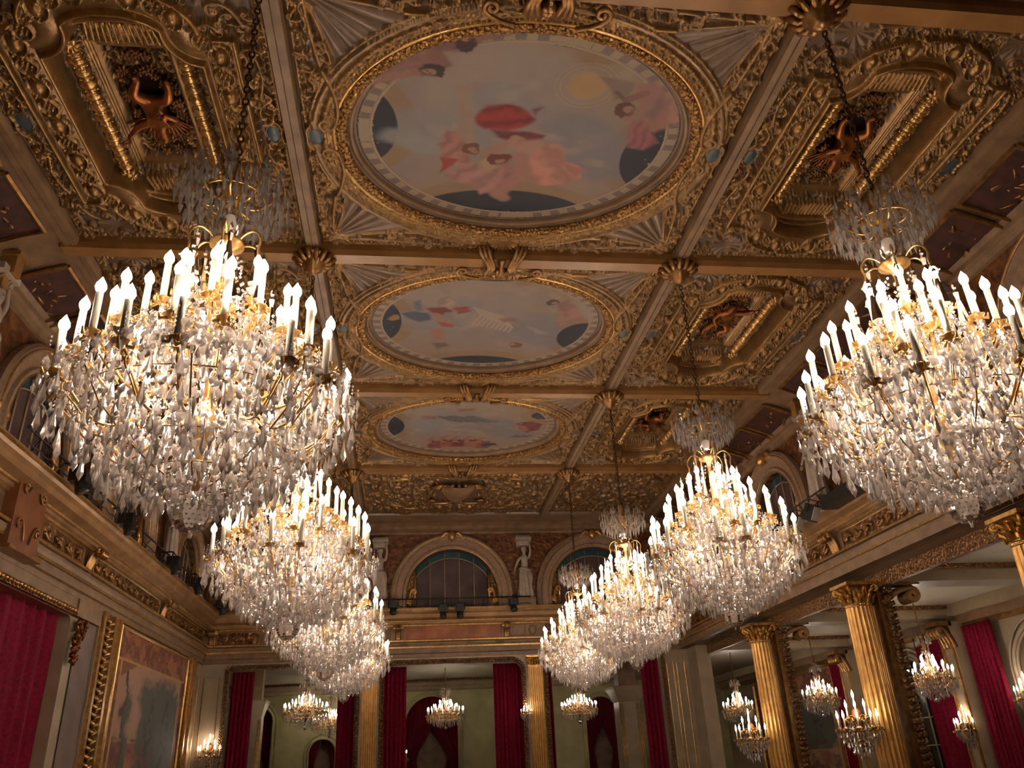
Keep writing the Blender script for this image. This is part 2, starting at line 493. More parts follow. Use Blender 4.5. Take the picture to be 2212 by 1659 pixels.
def side_relief():
    R = Relief(SW, BD, .0145); X, Y = R.X, R.Y
    O = np.array(coffer_outline()); full = np.concatenate([O, O * (-1, 1), O * (1, -1)])
    d = np.full(X.shape, 9.); arg = np.zeros(X.shape, int)
    for k, (a, b) in enumerate(full):
        q = (X - a) ** 2 + (Y - b) ** 2; m = q < d; d[m] = q[m]
    d = np.sqrt(d)
    inside = ((X < 1.48) & (Y < 1.72)) | (((X / 1.06) ** 2 + ((Y - 1.78) / .68) ** 2 < 1) & (Y > 1.7))
    sd = np.where(inside, d, -d)
    # outer ground: shells, scrolls, cartouche
    def ok(x, y): return not ((x < 1.52 and y < 1.76) or (x / 1.1) ** 2 + ((y - 1.78) / .72) ** 2 < 1) and x < R.w - .22 and y < R.h - .22 and not (1.15 < x < 1.7 and 1.95 < y < 2.5)
    R.filler(ok, .125, .145, .13, .85, 0, 5)
    fx, fy = 1.22, 2.42; rr = np.hypot(X - fx, Y - fy); fa = np.arctan2(Y - fy, X - fx)
    sh = (rr < .30) & (sd < -.03); R.H[sh] = (.03 + .05 * np.abs(np.sin(fa * 7)) * rr / .3)[sh]; R.G[sh] = .15
    R.scroll((.2, 2.62), (.7, 2.62), (1.1, 2.5), 1, .08, .045, .11, .5); R.scroll((1.62, 1.9), (1.5, 2.3), (1.25, 2.2), 1, .09, .04, .11, .6)
    R.scroll((1.66, 1.55), (1.80, 1.1), (1.66, .75), 1, .09, .04, .12); R.scroll((1.62, .3), (1.56, .5), (1.72, .62), -1, .07, .035, .12)
    R.scroll((1.84, .02), (1.9, .22), (1.76, .29), -1, .05, .03, .13)
    b = ((X - 1.72) / .10) ** 2 + (Y / .17) ** 2; R.H[b < 1.3] = .1; R.G[b < 1.3] = .9
    m = b < 1; R.H[m] = (.07 + .03 * np.sqrt(np.clip(1 - b, 0, 1)))[m]; R.G[m] = 0; R.B[m] = 1
    egg_dart(R)
    # frame
    def band(s0, s1, f, g, dk=0.):
        m = (sd >= s0) & (sd < s1); u = (sd - s0) / (s1 - s0); R.H[m] = f(u)[m]; R.G[m] = g if not callable(g) else g(u)[m]; R.B[m] = 0; R.D[m] = dk
    band(-.035, .045, lambda u: .12 + .07 * np.sin(PI * u), 1.)
    band(.045, .42, lambda u: .05 + .06 * np.sin(PI * u), .75)
    band(.42, .52, lambda u: .06 + .10 * np.sin(PI * u), 1.)
    band(.52, .56, lambda u: .04 - .3 * u, .8)
    lat = np.minimum(np.abs(((X + Y) / .30) % 1 - .5), np.abs(((X - Y) / .30) % 1 - .5))
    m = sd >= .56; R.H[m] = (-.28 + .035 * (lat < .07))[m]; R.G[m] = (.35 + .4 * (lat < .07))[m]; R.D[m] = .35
    def okl(x, y): return x < .92 and y < 1.9
    R.filler(okl, .13, .13, .06, .7, -.28, 9)
    # centre well
    m = (X < .60) & (Y < 1.22); R.H[m] = -.33; R.G[m] = .8; R.D[m] = 0
    for k, xx in enumerate((.57, .53, .49)):
        m = (np.abs(X - xx) < .016) & (Y < 1.18); R.H[m] = -.29; R.G[m] = .9
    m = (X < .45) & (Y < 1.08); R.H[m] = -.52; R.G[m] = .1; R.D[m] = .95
    def okc(x, y): return x < .42 and y < 1.04 and (x / .34) ** 2 + (y / .5) ** 2 > 1
    R.filler(okc, .11, .14, .12, .95, -.52, 12)
    # gilt sheaf and half round at both ends
    for k in range(7):
        xx = k * .075; R.stroke([(xx, 1.34), (xx * .9, 1.62)], .032, .036, .12, 1, -.22)
    R.stroke(bezier((.0, 1.72), (.55, 1.74), (.82, 1.42)), .05, .05, .14, .95, -.2)
    R.scroll((.0, 1.86), (.3, 1.86), (.5, 1.72), 1, .08, .04, .14, 1, -.18); R.scroll((.66, 1.3), (.8, 1.5), (.72, 1.66), 1, .08, .04, .14, 1, -.2)
    # cabochons and rosettes along the frame
    path = [(1.25, .0)] + [(1.25, .36 * k) for k in range(1, 5)] + [(1.08, 1.66)]
    for k in range(4):
        a = .42 + k * .38; path.append((.86 * math.cos(a), 1.80 + .50 * math.sin(a)))
    for k, (px, py) in enumerate(path):
        if k % 2 == 0:
            q_ = ((X - px) / .15) ** 2 + ((Y - py) / .19) ** 2; mm = q_ < 1; R.H[mm] = .075; R.G[mm] = .5
            mm = (q_ > .72) & (q_ < 1); R.H[mm] = (.12 + .04 * (1 - np.abs(q_ - .86) / .14))[mm]; R.G[mm] = 1.
            R.stamp(px, py, .10, .13, 1., .07, 1.3)
        else:
            q_ = np.hypot(X - px, Y - py) / .14; mm = q_ < 1; R.H[mm] = .06; R.G[mm] = .3
            mm = (q_ > .84) & (q_ < 1); R.H[mm] = .15; R.G[mm] = 1.
            for j in range(7): R.stamp(px + (.065 * math.cos(j * PI / 3) if j < 6 else 0), py + (.065 * math.sin(j * PI / 3) if j < 6 else 0), .032, .09, 1, .06)
        if k + 1 < len(path):
            qx, qy = (px + path[k + 1][0]) / 2, (py + path[k + 1][1]) / 2
            for j in range(5): R.stamp(qx + (j - 2) * .055, qy + (.02 if j % 2 else -.02), .03, .06, 1, .09)
    return R, inside


def in_frame(x, y):
    x, y = np.abs(x), np.abs(y)
    return ((x < 1.53) & (y < 1.77)) | (((x / 1.11) ** 2 + ((y - 1.78) / .73) ** 2 < 1) & (y > 1.7))


# ------------------------------------------------------------------ the ceiling
CR, c_keep = central_relief()
SR, _ = side_relief()
ME_C = CR.mesh('ceiling', c_keep, RELIEF)
ME_S = SR.mesh('ceiling', lambda x, y: ~in_frame(x, y), RELIEF)
ME_K = SR.mesh('coffer_frame', in_frame, RELIEF)
bays = [((YR[i] + YR[i + 1]) / 2) for i in range(4)]
BAYN = ['nearest', 'second', 'third']
for i, yc in enumerate(bays):
    for cx, me in ((CX, ME_C), ((XLL + XL) / 2, ME_S), ((XR + XRR) / 2, ME_S)):
        o = struct(link('ceiling', me)); o.location = W(cx, yc, ZP)


# ribs between the bays
def rib(p0, p1, w, name, m, drop=1.0):
    d = (p1 - p0).normalized(); U = d.cross(Vector((0, 0, 1))); V = Vector((0, 0, -1)); h = (ZP - drop) * S
    gv = (w * .05, .9) if m is TAUPE else (w * .05, 1)
    pr = [(-w, -.02), (-w, h * .62), (-w * .93, h * .80), (-w * .86, h), (-gv[0] * 2, h), (-gv[0], h * gv[1]), (gv[0], h * gv[1]), (gv[0] * 2, h), (w * .86, h), (w * .93, h * .80), (w, h * .62), (w, -.02)]
    return struct(MB().sweep(pr, [p0, p1], lambda i: (U, V)).build(name, m))


for x in (XL, XR, XLL, XRR): rib(W(x, -.1, ZP), W(x, 3.45, ZP), .125, 'trim_ceiling_rib', TAUPE)
for y in YR[1:5]: rib(W(XLL - .02, y, ZP), W(XRR + .02, y, ZP), .15, 'trim_ceiling_beam', OCHRE, .996)

# bosses at the crossings
bm = MB(); bm.lathe([(.30, 0), (.31, -.06), (.22, -.10), (.24, -.16), (.13, -.22), (.12, -.30), (.02, -.36)], 28, mod=lambda a, z: 1 + .09 * math.cos(a * 14) if z > -.2 else 1)
for k in range(14):
    a = 2 * PI * k / 14; bm.tube([(.14 * math.cos(a), .14 * math.sin(a), -.17), (.25 * math.cos(a), .25 * math.sin(a), -.15), (.36 * math.cos(a), .36 * math.sin(a), -.03)], [.02, .045, .05], 6)
boss_me = bm.mesh('boss', GOLD)
ORD = ['', 'first', 'second', 'third', 'fourth']
rowname = {1: 'on the first beam overhead', 2: 'on the second beam', 3: 'on the third beam', 4: 'on the fourth, farthest beam'}
for j in range(1, 5):
    for x, sd in ((XL, 'left'), (XR, 'right')):
        o = tag(link('ceiling_boss', boss_me), f'gilt petalled boss on the {ORD[j]} beam at the {sd} inner rib, above a chandelier chain', 'ceiling boss', 'gilt bosses at the rib crossings')
        o.location = W(x, YR[j], 1.0)

# acanthus clasps over the beams, between the paintings
cm = MB()
for s in (-1, 1):
    for off in (0, .10, .20):
        cm.tube([(s * (.10 + off), .62, .02), (s * (.16 + off), .42, -.12), (s * (.22 + off * .6), .16, -.22), (s * (.18 + off * .5), 0, -.25), (s * (.22 + off * .6), -.16, -.22), (s * (.30 + off), -.34, -.10), (s * (.36 + off), -.5, .02)], [.05, .06, .055, .06, .055, .05, .03], 8)
    pts = scroll_pts((s * .5, .7), (s * .9, .62), (s * 1.0, .46), -s, .13)
    cm.tube([(a, b, -.10) for a, b in pts], .045, 6)
for k in range(5): cm.tube([(0, .1 * k - .2, -.16), (0, .1 * k - .12, -.24)], [.10 - .01 * k, .03], 8)
cm.lathe([(.15, .02), (.16, -.05), (.1, -.12), (.02, -.15)], 12, Matrix.Translation((0, .38, -.05)))
clasp_me = cm.mesh('clasp', GOLD)
for j in (1, 2, 3, 4):
    o = tag(link('scroll_clasp', clasp_me), f'pair of gilt scrolls clasping the middle {rowname[j]} between oval panels', 'ceiling ornament', 'scroll clasps on the beams')
    o.location = W(CX, YR[j], 1.008); o.scale = (.78, .78, .8)


# ------------------------------------------------------------------ paintings
def vnoise(X, Y, sc, seed, oct=4):
    out = np.zeros_like(X); amp = 1; tot = 0
    for o in range(oct):
        r = np.random.default_rng(seed + o).random((64, 64)); x = (X * sc + 17.3) % 63; y = (Y * sc + 9.1) % 63
        i = x.astype(int); j = y.astype(int); fx = x - i; fy = y - j; fx = fx * fx * (3 - 2 * fx); fy = fy * fy * (3 - 2 * fy)
        i1 = (i + 1) % 63; j1 = (j + 1) % 63
        out += amp * ((r[j, i] * (1 - fx) + r[j, i1] * fx) * (1 - fy) + (r[j1, i] * (1 - fx) + r[j1, i1] * fx) * fy); tot += amp; amp *= .5; sc *= 2
    return out / tot


def paint_canvas(kind):
    nx, ny = 420, 340; U = np.linspace(-1, 1, nx + 1); V = np.linspace(-1, 1, ny + 1); U, V = np.meshgrid(U, V)
    C = np.zeros(U.shape + (3,)); R = np.sqrt(U ** 2 + V ** 2)
    n1 = vnoise(U, V, 3, 11 + kind); n2 = vnoise(U, V, 6, 40 + kind); n3 = vnoise(U, V, 14, 70 + kind)
    wu = U + (n2 - .5) * .10 + (n3 - .5) * .03; wv = V + (n1 - .5) * .10 + (n3 - .5) * .03

    def c(r, g, b): return np.array(srgb(r, g, b)[:3])

    def lay(mask, col): C[:] = C * (1 - mask[..., None]) + c(*col) * mask[..., None]

    def blob(cx, cy2, rx, ry, col, ang=0., soft=.25, warp=True, al=1., strip=0):
        a, b = (wu, wv) if warp else (U, V); dx, dy = a - cx, b - cy2; ca, sa = math.cos(ang), math.sin(ang)
        q = np.sqrt(((dx * ca + dy * sa) / rx) ** 2 + ((-dx * sa + dy * ca) / ry) ** 2)
        m = np.clip((1 + soft - q) / (2 * soft), 0, 1); m = m * m * (3 - 2 * m) * al
        if strip: m = m * (.55 + .45 * np.sin((dx * ca + dy * sa) * strip + n2 * 5))
        lay(m, col)

    def limb(pts, r, col, soft=.3):
        for k in range(len(pts) - 1):
            (x0, y0), (x1, y1) = pts[k], pts[k + 1]; dx, dy = x1 - x0, y1 - y0; L2 = dx * dx + dy * dy + 1e-9
            t = np.clip(((U - x0) * dx + (V - y0) * dy) / L2, 0, 1); d = np.hypot((U - x0 - t * dx), (V - y0 - t * dy)) / r
            lay(np.clip((1 + soft - d) / (2 * soft), 0, 1) * .9, col)

    def person(hx, hy, a, s, skin, hair, cloth):
        ca, sa = math.cos(a), math.sin(a); P = lambda u, v: (hx + s * (u * ca - v * sa), hy + s * (u * sa + v * ca))
        blob(*P(2.6, .2), s * 1.9, s * 1.0, cloth, a, .25); blob(*P(1.3, 0), s * .8, s * .62, skin, a, .2)
        limb([P(1.0, .5), P(.9, 1.6), P(.1, 2.2)], s * .24, skin); limb([P(1.0, -.5), P(1.7, -1.5), P(2.6, -1.7)], s * .24, skin)
        blob(*P(3.2, -.5), s * 1.1, s * .32, tuple(int(q * .75) for q in cloth), a + .3, .3)
        blob(*P(-.12, 0), s * .56, s * .50, hair, 0, .2); blob(*P(.12, .05), s * .36, s * .36, skin, 0, .2)
    def poly(pts, col, soft=.02, al=1., fold=0, fa=0., dark=.72, warp=.5):
        a = U + (wu - U) * warp; b = V + (wv - V) * warp; P = np.array(pts); n = len(P); d2 = np.full(U.shape, 9.); ins = np.zeros(U.shape, bool)
        for k in range(n):
            x0, y0 = P[k]; x1, y1 = P[(k + 1) % n]; dx, dy = x1 - x0, y1 - y0; L2 = dx * dx + dy * dy + 1e-12
            t = np.clip(((a - x0) * dx + (b - y0) * dy) / L2, 0, 1); d2 = np.minimum(d2, (a - x0 - t * dx) ** 2 + (b - y0 - t * dy) ** 2)
            c_ = (y0 > b) != (y1 > b); ins ^= c_ & (a < (x1 - x0) * (b - y0) / ((y1 - y0) + 1e-12) + x0)
        d = np.sqrt(d2) * np.where(ins, 1, -1); m = np.clip(.5 + d / (2 * soft), 0, 1); m = m * m * (3 - 2 * m) * al
        lay(m, col)
        if fold:
            w = .5 + .5 * np.sin((a * math.cos(fa) + b * math.sin(fa)) * fold + n1 * 9 + n3 * 3); lay(m * np.clip(w * 1.6 - .7, 0, 1) * .55, tuple(int(q * dark) for q in col)); lay(m * np.clip(.25 - w, 0, 1) * 1.6, tuple(min(255, int(q * 1.14)) for q in col))

    SKIN, SKIN2 = (172, 132, 112), (142, 100, 90)

    def head(x, y, r, hair, a=0.):
        blob(x, y, r, r * .95, hair, 0, .25); blob(x + r * .35 * math.cos(a), y + r * .35 * math.sin(a), r * .52, r * .5, SKIN, 0, .3)
        for q in (-1, 1): blob(x + r * (.45 * math.cos(a) - .2 * q * math.sin(a)), y + r * (.45 * math.sin(a) + .2 * q * math.cos(a)), r * .09, r * .09, (84, 54, 46), 0, .5, False)
        for k in range(7):
            b = a + PI + (k - 3) * .5; blob(x + r * .9 * math.cos(b), y + r * .9 * math.sin(b), r * .3, r * .3, hair, 0, .4)
    lay(np.ones_like(U), (162, 144, 130)); lay(np.clip((n1 - .36) * 2.5, 0, 1) * .8, (146, 140, 140)); lay(np.clip((n2 - .5) * 3, 0, 1) * .4, (138, 130, 130)); lay(np.clip((n3 - .55) * 3, 0, 1) * .25, (170, 152, 138))
    lay(np.clip((V - .2) * 1.6, 0, 1) * np.clip(R, 0, 1) * .8, (156, 132, 106)); lay(np.clip((U - .0) * 1.6, 0, 1) * np.clip(.3 - V, 0, 1) * .85, (166, 146, 112))
    lay(np.clip((np.abs(U) - .45) * 1.4, 0, 1) * .35, (150, 128, 106))
    if kind == 0: SEG = [(-1.0, -.05, .27, .42), (-.04, .96, .62, .36), (.30, -1.12, .52, .27), (.93, .14, .28, .42)]
    elif kind == 1: SEG = [(-.92, -.05, .20, .44), (-.02, 1.0, .50, .30), (0, -1.05, .42, .2), (.86, .22, .22, .30)]
    else: SEG = [(-.90, -.02, .20, .36), (.78, -.40, .12, .12)]
    for (a, b, rx, ry) in SEG: blob(a, b, rx + .12, ry + .12, (154, 128, 98), 0, .03, False)
    for cx, cyy, rx, ry, q in ((-.30, -.50, .34, .30, 0), (-.06, -.72, .26, .22, 0), (.12, -.50, .26, .25, 1), (-.55, -.08, .26, .18, 2), (-.36, .0, .2, .22, 2), (.35, .0, .34, .26, 3), (.55, .25, .22, .2, 3), (-.15, -.3, .3, .25, 2)):
        blob(cx, cyy, rx, ry, ((172, 158, 146), (164, 150, 140), (150, 148, 148), (136, 132, 136))[q], .2, .35, al=.85)
    for k in range(46):
        r_ = random.Random(k + 100 * kind); a, b = r_.uniform(-.7, .6), r_.uniform(-.85, .3); blob(a, b, r_.uniform(.04, .11), r_.uniform(.03, .07), r_.choice(((182, 168, 154), (142, 138, 140), (168, 150, 134))), r_.random(), .6, al=.4)
    for (a, b, rx, ry) in SEG:
        blob(a, b, rx, ry, (40, 40, 52), 0, .02, False)
    for k in range(30):
        r_ = random.Random(k); a, b, rx, ry = SEG[k % len(SEG)]; blob(a + r_.uniform(-.8, .8) * rx, b + r_.uniform(-.8, .8) * ry, .004, .005, (170, 160, 150), 0, .3, False)
    # painted parapet
    A = np.arctan2(V, U); sq = (np.floor(A * 96 / (2 * PI)) % 2 == 0)
    rg = (R > .885) & (R < .975); lay(rg * 1., (156, 138, 120)); lay((rg & sq & (R > .90) & (R < .955)) * 1., (132, 114, 106)); lay((rg & ~sq & (R > .90) & (R < .955)) * 1., (176, 158, 132))
    lay((np.abs(R - .885) < .006) * 1., (186, 166, 138)); lay((R > .96) * 1., (146, 126, 106)); lay((np.abs(R - .965) < .004) * 1., (60, 46, 38))
    if kind == 0:
        for a in (-PI - .02, -PI / 2 + .22, PI / 2 - .06, .16):
            m = (np.abs(((A - a + PI) % (2 * PI)) - PI) < .10) & (R > .90 - .16 * np.abs(n3 - .5) * (np.cos((A - a) * 60) > 0)) & (R < .955); lay(m * 1., (172, 158, 128))
    if kind == 0:
        blob(-.68, .04, .16, .10, (152, 152, 152), 0, .4, al=.9); blob(-.55, .12, .16, .12, (158, 154, 150), 0, .4)
        blob(.32, -.54, .11, .12, (184, 152, 108), 0, .12, False); q = np.hypot(U - .32, (V + .54) * .9)
        for r0 in (.15, .18): lay((np.abs(q - r0) < .004) * .5, (186, 166, 132))
        # figures
        poly([(-.40, -.48), (-.34, -.50), (-.31, -.3), (-.29, -.12), (-.24, .1), (-.30, .22), (-.40, .1), (-.38, -.15)], (166, 146, 128), .02); poly([(-.34, -.52), (-.24, -.50), (-.30, -.44)], (160, 136, 122), .03, .8)
        poly([(-.44, -.06), (-.36, -.02), (-.30, .12), (-.30, .30), (-.46, .28), (-.48, .1)], (178, 128, 118), .02, 1, 60, .5); poly([(-.47, .25), (-.37, .25), (-.47, .43)], (168, 74, 62), .01)
        poly([(-.36, .30), (-.18, .28), (-.05, .24), (.02, .36), (-.04, .50), (-.10, .62), (-.2, .66), (-.24, .56), (-.34, .52), (-.44, .44)], (182, 138, 130), .02, 1, 34, .9)
        poly([(-.06, .40), (.04, .34), (.02, .52), (-.1, .58)], (132, 96, 100), .03, .7)
        poly([(-.29, -.20), (-.22, -.31), (-.08, -.34), (.02, -.28), (.07, -.20), (.0, -.12), (-.10, -.08), (-.22, -.09), (-.28, -.14)], (158, 58, 52), .02, 1, 52, 1.3, .62); poly([(.04, -.30), (.10, -.32), (.07, -.24)], (128, 56, 58), .02, .9)
        poly([(-.18, -.08), (.0, -.08), (.14, -.05), (.11, .0), (.04, .06), (-.04, .06), (-.12, .0)], (124, 52, 54), .02, .95, 60, 1.4, .7)
        poly([(.0, .02), (.10, .0), (.17, .04), (.12, .16), (.02, .2), (-.03, .12)], (184, 146, 130), .03)
        poly([(.02, .40), (.08, .22), (.15, .04), (.24, .04), (.29, .12), (.30, .22), (.38, .26), (.45, .32), (.42, .42), (.34, .48), (.20, .52), (.10, .48)], (198, 142, 126), .015, 1, 24, -.4); poly([(.30, .24), (.45, .32), (.40, .40), (.34, .34)], (168, 112, 104), .02, .7)
        limb([(.02, .20), (.06, .36), (-.02, .52), (-.08, .66)], .05, (176, 128, 116)); limb([(-.10, .64), (-.04, .70)], .045, SKIN)
        limb([(-.20, .2), (-.05, .05), (.0, .02)], .035, SKIN); limb([(-.03, .0), (-.05, .10)], .03, (180, 144, 128)); blob(-.16, .30, .09, .06, (184, 160, 128), .2, .3)
        head(-.27, .13, .058, (122, 84, 66), .9); head(-.10, .26, .066, (124, 60, 46), .9)
        # figures leaning over the painted parapet
        poly([(-.92, -.40), (-.86, -.56), (-.66, -.72), (-.50, -.78), (-.44, -.66), (-.52, -.58), (-.60, -.54), (-.70, -.60), (-.84, -.46)], (150, 110, 102), .02, 1, 22, .6); limb([(-.62, -.58), (-.76, -.52), (-.90, -.46)], .03, (166, 120, 106)); limb([(-.50, -.66), (-.56, -.8)], .04, (150, 106, 98))
        poly([(-.62, -.80), (-.48, -.92), (-.30, -.98), (-.08, -1.0), (-.12, -.94), (-.28, -.86), (-.42, -.78), (-.52, -.76)], (144, 104, 102), .02, 1, 26, .3); limb([(-.32, -.90), (-.16, -.96), (-.04, -.99)], .026, (160, 118, 110))
        head(-.54, -.60, .062, (58, 40, 38), 2.4); head(-.38, -.85, .058, (76, 52, 46), -1.2)
        poly([(.38, -.64), (.60, -.60), (.57, -.48), (.50, -.42), (.44, -.54)], (142, 122, 110), .01, .95); limb([(.50, -.50), (.60, -.38)], .014, (120, 94, 84))
        poly([(.60, -.58), (.70, -.62), (.80, -.50), (.86, -.34), (.88, -.18), (.80, -.12), (.72, -.16), (.70, -.34), (.62, -.44)], (168, 122, 112), .02); poly([(.70, -.5), (.80, -.44), (.78, -.24), (.7, -.3)], (134, 108, 106), .03, .8)
        limb([(.72, -.52), (.70, -.38), (.62, -.26)], .035, (166, 124, 114)); limb([(.58, -.44), (.66, -.50)], .03, SKIN2); poly([(.82, -.50), (.90, -.36), (.93, -.2), (.86, -.26)], (184, 136, 122), .02)
        poly([(.66, -.24), (.72, -.24), (.84, -.02), (.76, .06), (.66, .04), (.64, -.08)], (166, 104, 106), .02, .9, 90, .2); head(.59, -.33, .058, (100, 58, 48), .2)
    elif kind == 1:
        blob(-.05, -.15, .24, .26, (176, 158, 146), .3, .4, strip=26); blob(.1, -.25, .2, .2, (158, 146, 142), .3, .5)
        for k in range(9): limb([(-.12 + .03 * k, -.35 + .02 * k), (-.06 + .035 * k, -.2 + .03 * k), (-.12 + .04 * k, -.02 + .02 * k)], .013, (186, 168, 152))
        poly([(-.44, -.50), (-.34, -.56), (-.26, -.36), (-.18, -.30), (-.3, -.24), (-.42, -.30)], (178, 156, 142), .02, 1, 40, .5)
        poly([(-.72, -.20), (-.62, -.26), (-.50, -.22), (-.47, -.10), (-.56, -.04), (-.66, -.1)], (88, 100, 122), .02); poly([(-.62, -.44), (-.56, -.48), (-.54, -.28), (-.60, -.26)], (116, 122, 136), .02)
        poly([(-.52, -.32), (-.36, -.36), (-.30, -.26), (-.40, -.20), (-.48, -.24)], (132, 70, 60), .02); poly([(-.30, -.34), (-.18, -.38), (-.16, -.28), (-.26, -.22)], (160, 78, 68), .02, 1, 50, 1); limb([(-.34, -.22), (-.28, -.05), (-.24, .02)], .03, (150, 140, 132)); limb([(-.44, -.2), (-.36, -.06)], .03, SKIN)
        poly([(-.42, -.06), (-.28, -.02), (-.28, .06), (-.38, .04)], (172, 84, 76), .02); poly([(-.46, .10), (-.36, .08), (-.34, .3), (-.42, .36), (-.46, .22)], (170, 122, 100), .03); poly([(-.46, .42), (-.34, .40), (-.30, .48), (-.42, .54)], (116, 100, 92), .03)
        poly([(.10, -.14), (.24, -.18), (.26, -.10), (.14, -.06)], (148, 112, 106), .03); head(.27, .42, .055, (132, 82, 66), -2.6); poly([(.12, .30), (.24, .38), (.22, .5), (.12, .44)], (166, 146, 138), .03)
        poly([(.54, -.44), (.64, -.54), (.72, -.40), (.80, -.20), (.78, -.10), (.66, -.18), (.60, -.3)], (170, 126, 116), .02, 1, 20, .5); poly([(.70, -.56), (.86, -.34), (.90, -.1), (.8, -.26)], (168, 156, 146), .03); limb([(.60, -.3), (.62, -.12), (.66, -.04)], .03, SKIN); head(.50, -.46, .05, (84, 54, 46), .6)
        blob(-.77, -.10, .05, .07, (170, 134, 88), .4, .2)
    else:
        for k in range(14): limb([(-.32 + .03 * k, -.34 + .02 * math.sin(k)), (-.2 + .03 * k, -.24), (-.1 + .03 * k, -.20 + .02 * math.cos(k * 2))], .03, ((96, 96, 102), (122, 118, 118))[k % 2])
        poly([(-.16, -.6), (.06, -.64), (.02, -.54), (-.12, -.52)], (156, 110, 92), .03); poly([(-.5, -.36), (-.34, -.38), (-.36, -.26), (-.48, -.26)], (146, 112, 108), .04)
        for k in range(5):
            x = -.36 + .14 * k; y = .56 - .03 * (k % 2) + .03 * abs(k - 2); cl = ((132, 66, 62), (158, 92, 74), (118, 54, 52), (168, 108, 88), (140, 84, 74))[k]
            poly([(x - .08, y + .16), (x - .06, y), (x + .05, y - .04), (x + .11, y + .08), (x + .08, y + .18)], cl, .02, 1, 40, k); limb([(x, y), (x - .06, y - .14), (x - .02, y - .2)], .026, (164, 108, 90)); head(x + .03, y - .08, .045, (88, 46, 40), -1.4)
        poly([(.16, .62), (.34, .60), (.38, .68), (.2, .72)], (58, 52, 54), .02); poly([(.52, -.14), (.68, -.2), (.82, -.1), (.80, .1), (.68, .2), (.58, .04)], (130, 66, 66), .02, 1, 40, .4); limb([(.50, -.04), (.6, -.02), (.66, .12)], .03, (170, 116, 98)); head(.60, -.12, .045, (92, 50, 44), 3.); poly([(.76, -.30), (.88, -.2), (.84, -.1)], (164, 112, 104), .02)
        for k in range(5): limb([(.52 + .04 * k, .36), (.58 + .04 * k, .30 + .03 * (k % 2))], .012, (72, 70, 62))
    C *= np.array((.72, .64, .59))
    X = U * EA; Y = V * EB
    k = (R[1:, 1:] < 1.03); J, I = np.nonzero(k); a = J * (nx + 1) + I; F = np.stack([a, a + nx + 1, a + nx + 2, a + 1], 1)
    used = np.unique(F); rm = np.full(R.size, -1); rm[used] = np.arange(len(used)); F = rm[F]
    VV = np.stack([X.ravel(), Y.ravel(), np.zeros(R.size)], 1)[used]
    CC = np.concatenate([C.reshape(-1, 3), np.ones((R.size, 1))], 1)[used]
    return npmesh('canvas', VV, F, CC, CANVAS)


def oval_sweep(a, b, prof, m, name, parent, n=120, z0=0.):
    path = []; fr = []
    for k in range(n):
        t = 2 * PI * k / n; path.append((a * math.cos(t), b * math.sin(t), z0)); nn = Vector((math.cos(t) / a, math.sin(t) / b, 0)).normalized(); fr.append((nn, Vector((0, 0, 1))))
    return MB().sweep(prof, path, lambda i: fr[i], closed=True, smooth=True).build(name, m, parent)


plab = ['large oval ceiling painting of pink and red draped figures, nearest overhead', 'oval ceiling painting with pale horses and a blue cloth, middle of the three',
        'oval ceiling painting with a row of red-brown figures, farthest of the three']
ME_ROLL = None
for i in range(3):
    yc = bays[i + 1]
    t = thing('ceiling_painting', plab[i], 'painting', W(CX, yc, ZP), 'oval paintings along the ceiling')
    c = link('canvas', paint_canvas(i), t); c.location = (0, 0, .07)
    if ME_ROLL is None:
        f1 = oval_sweep(2.53, 2.03, [(0, .1), (0, 0), (.04, -.03), (.05, .0), (.09, .0), (.10, -.05), (.13, -.06)], TAUPE, 'inner_moulding', t)
        path = [(0, 0, 0)]; mb = MB()
        n = 168
        pr = [(.09 * math.cos(q / 8 * 2 * PI), .075 * math.sin(q / 8 * 2 * PI) - .08) for q in range(9)]
        P = []; FR = []
        for k in range(n * 2):
            tt = 2 * PI * k / (n * 2); s = 1 + .10 * (k % 2); nn = Vector((math.cos(tt) / 2.7, math.sin(tt) / 2.2, 0)).normalized()
            P.append((2.70 * math.cos(tt), 2.20 * math.sin(tt), 0)); FR.append((nn * s, Vector((0, 0, s))))
        mb.sweep(pr, P, lambda q: FR[q], closed=True, smooth=False)
        f2 = mb.build('gilt_leaf_roll', mat('bright_fine_gilding', srgb(200, 148, 82), srgb(110, 72, 38), rough=.3, metal=.8, bump=.9, bscale=26, kind='voronoi', cscale=26), t)
        f3 = oval_sweep(2.80, 2.30, [(-.03, .02), (-.03, -.12), (0, -.15), (.03, -.12), (.03, .02)], GOLDB, 'gilt_fillet', t)
        ME_ROLL = (f1.data, f2.data, f3.data)
    else:
        for nme, me in zip(('inner_moulding', 'gilt_leaf_roll', 'gilt_fillet'), ME_ROLL): link(nme, me, t)


# ------------------------------------------------------------------ bodies (grown along a skeleton, then frozen to one mesh)
def skin_body(name, joints, bones, m, sub=2):
    me = bpy.data.meshes.new(name + '_s'); me.from_pydata([j[:3] for j in joints], bones, []); me.update()
    o = bpy.data.objects.new(name + '_s', me); COL.objects.link(o)
    md = o.modifiers.new('s', 'SKIN'); md.use_smooth_shade = True
    for k, j in enumerate(joints):
        sv = me.skin_vertices[0].data[k]; sv.radius = (j[3], j[4] if len(j) > 4 else j[3]); sv.use_root = (k == 0)
    sb = o.modifiers.new('u', 'SUBSURF'); sb.levels = sub; sb.render_levels = sub
    dg = bpy.context.evaluated_depsgraph_get(); ev = o.evaluated_get(dg); nm = bpy.data.meshes.new_from_object(ev)
    bpy.data.objects.remove(o); nm.name = name; nm.materials.clear(); nm.materials.append(m)
    nm.polygons.foreach_set('use_smooth', [True] * len(nm.polygons)); return nm


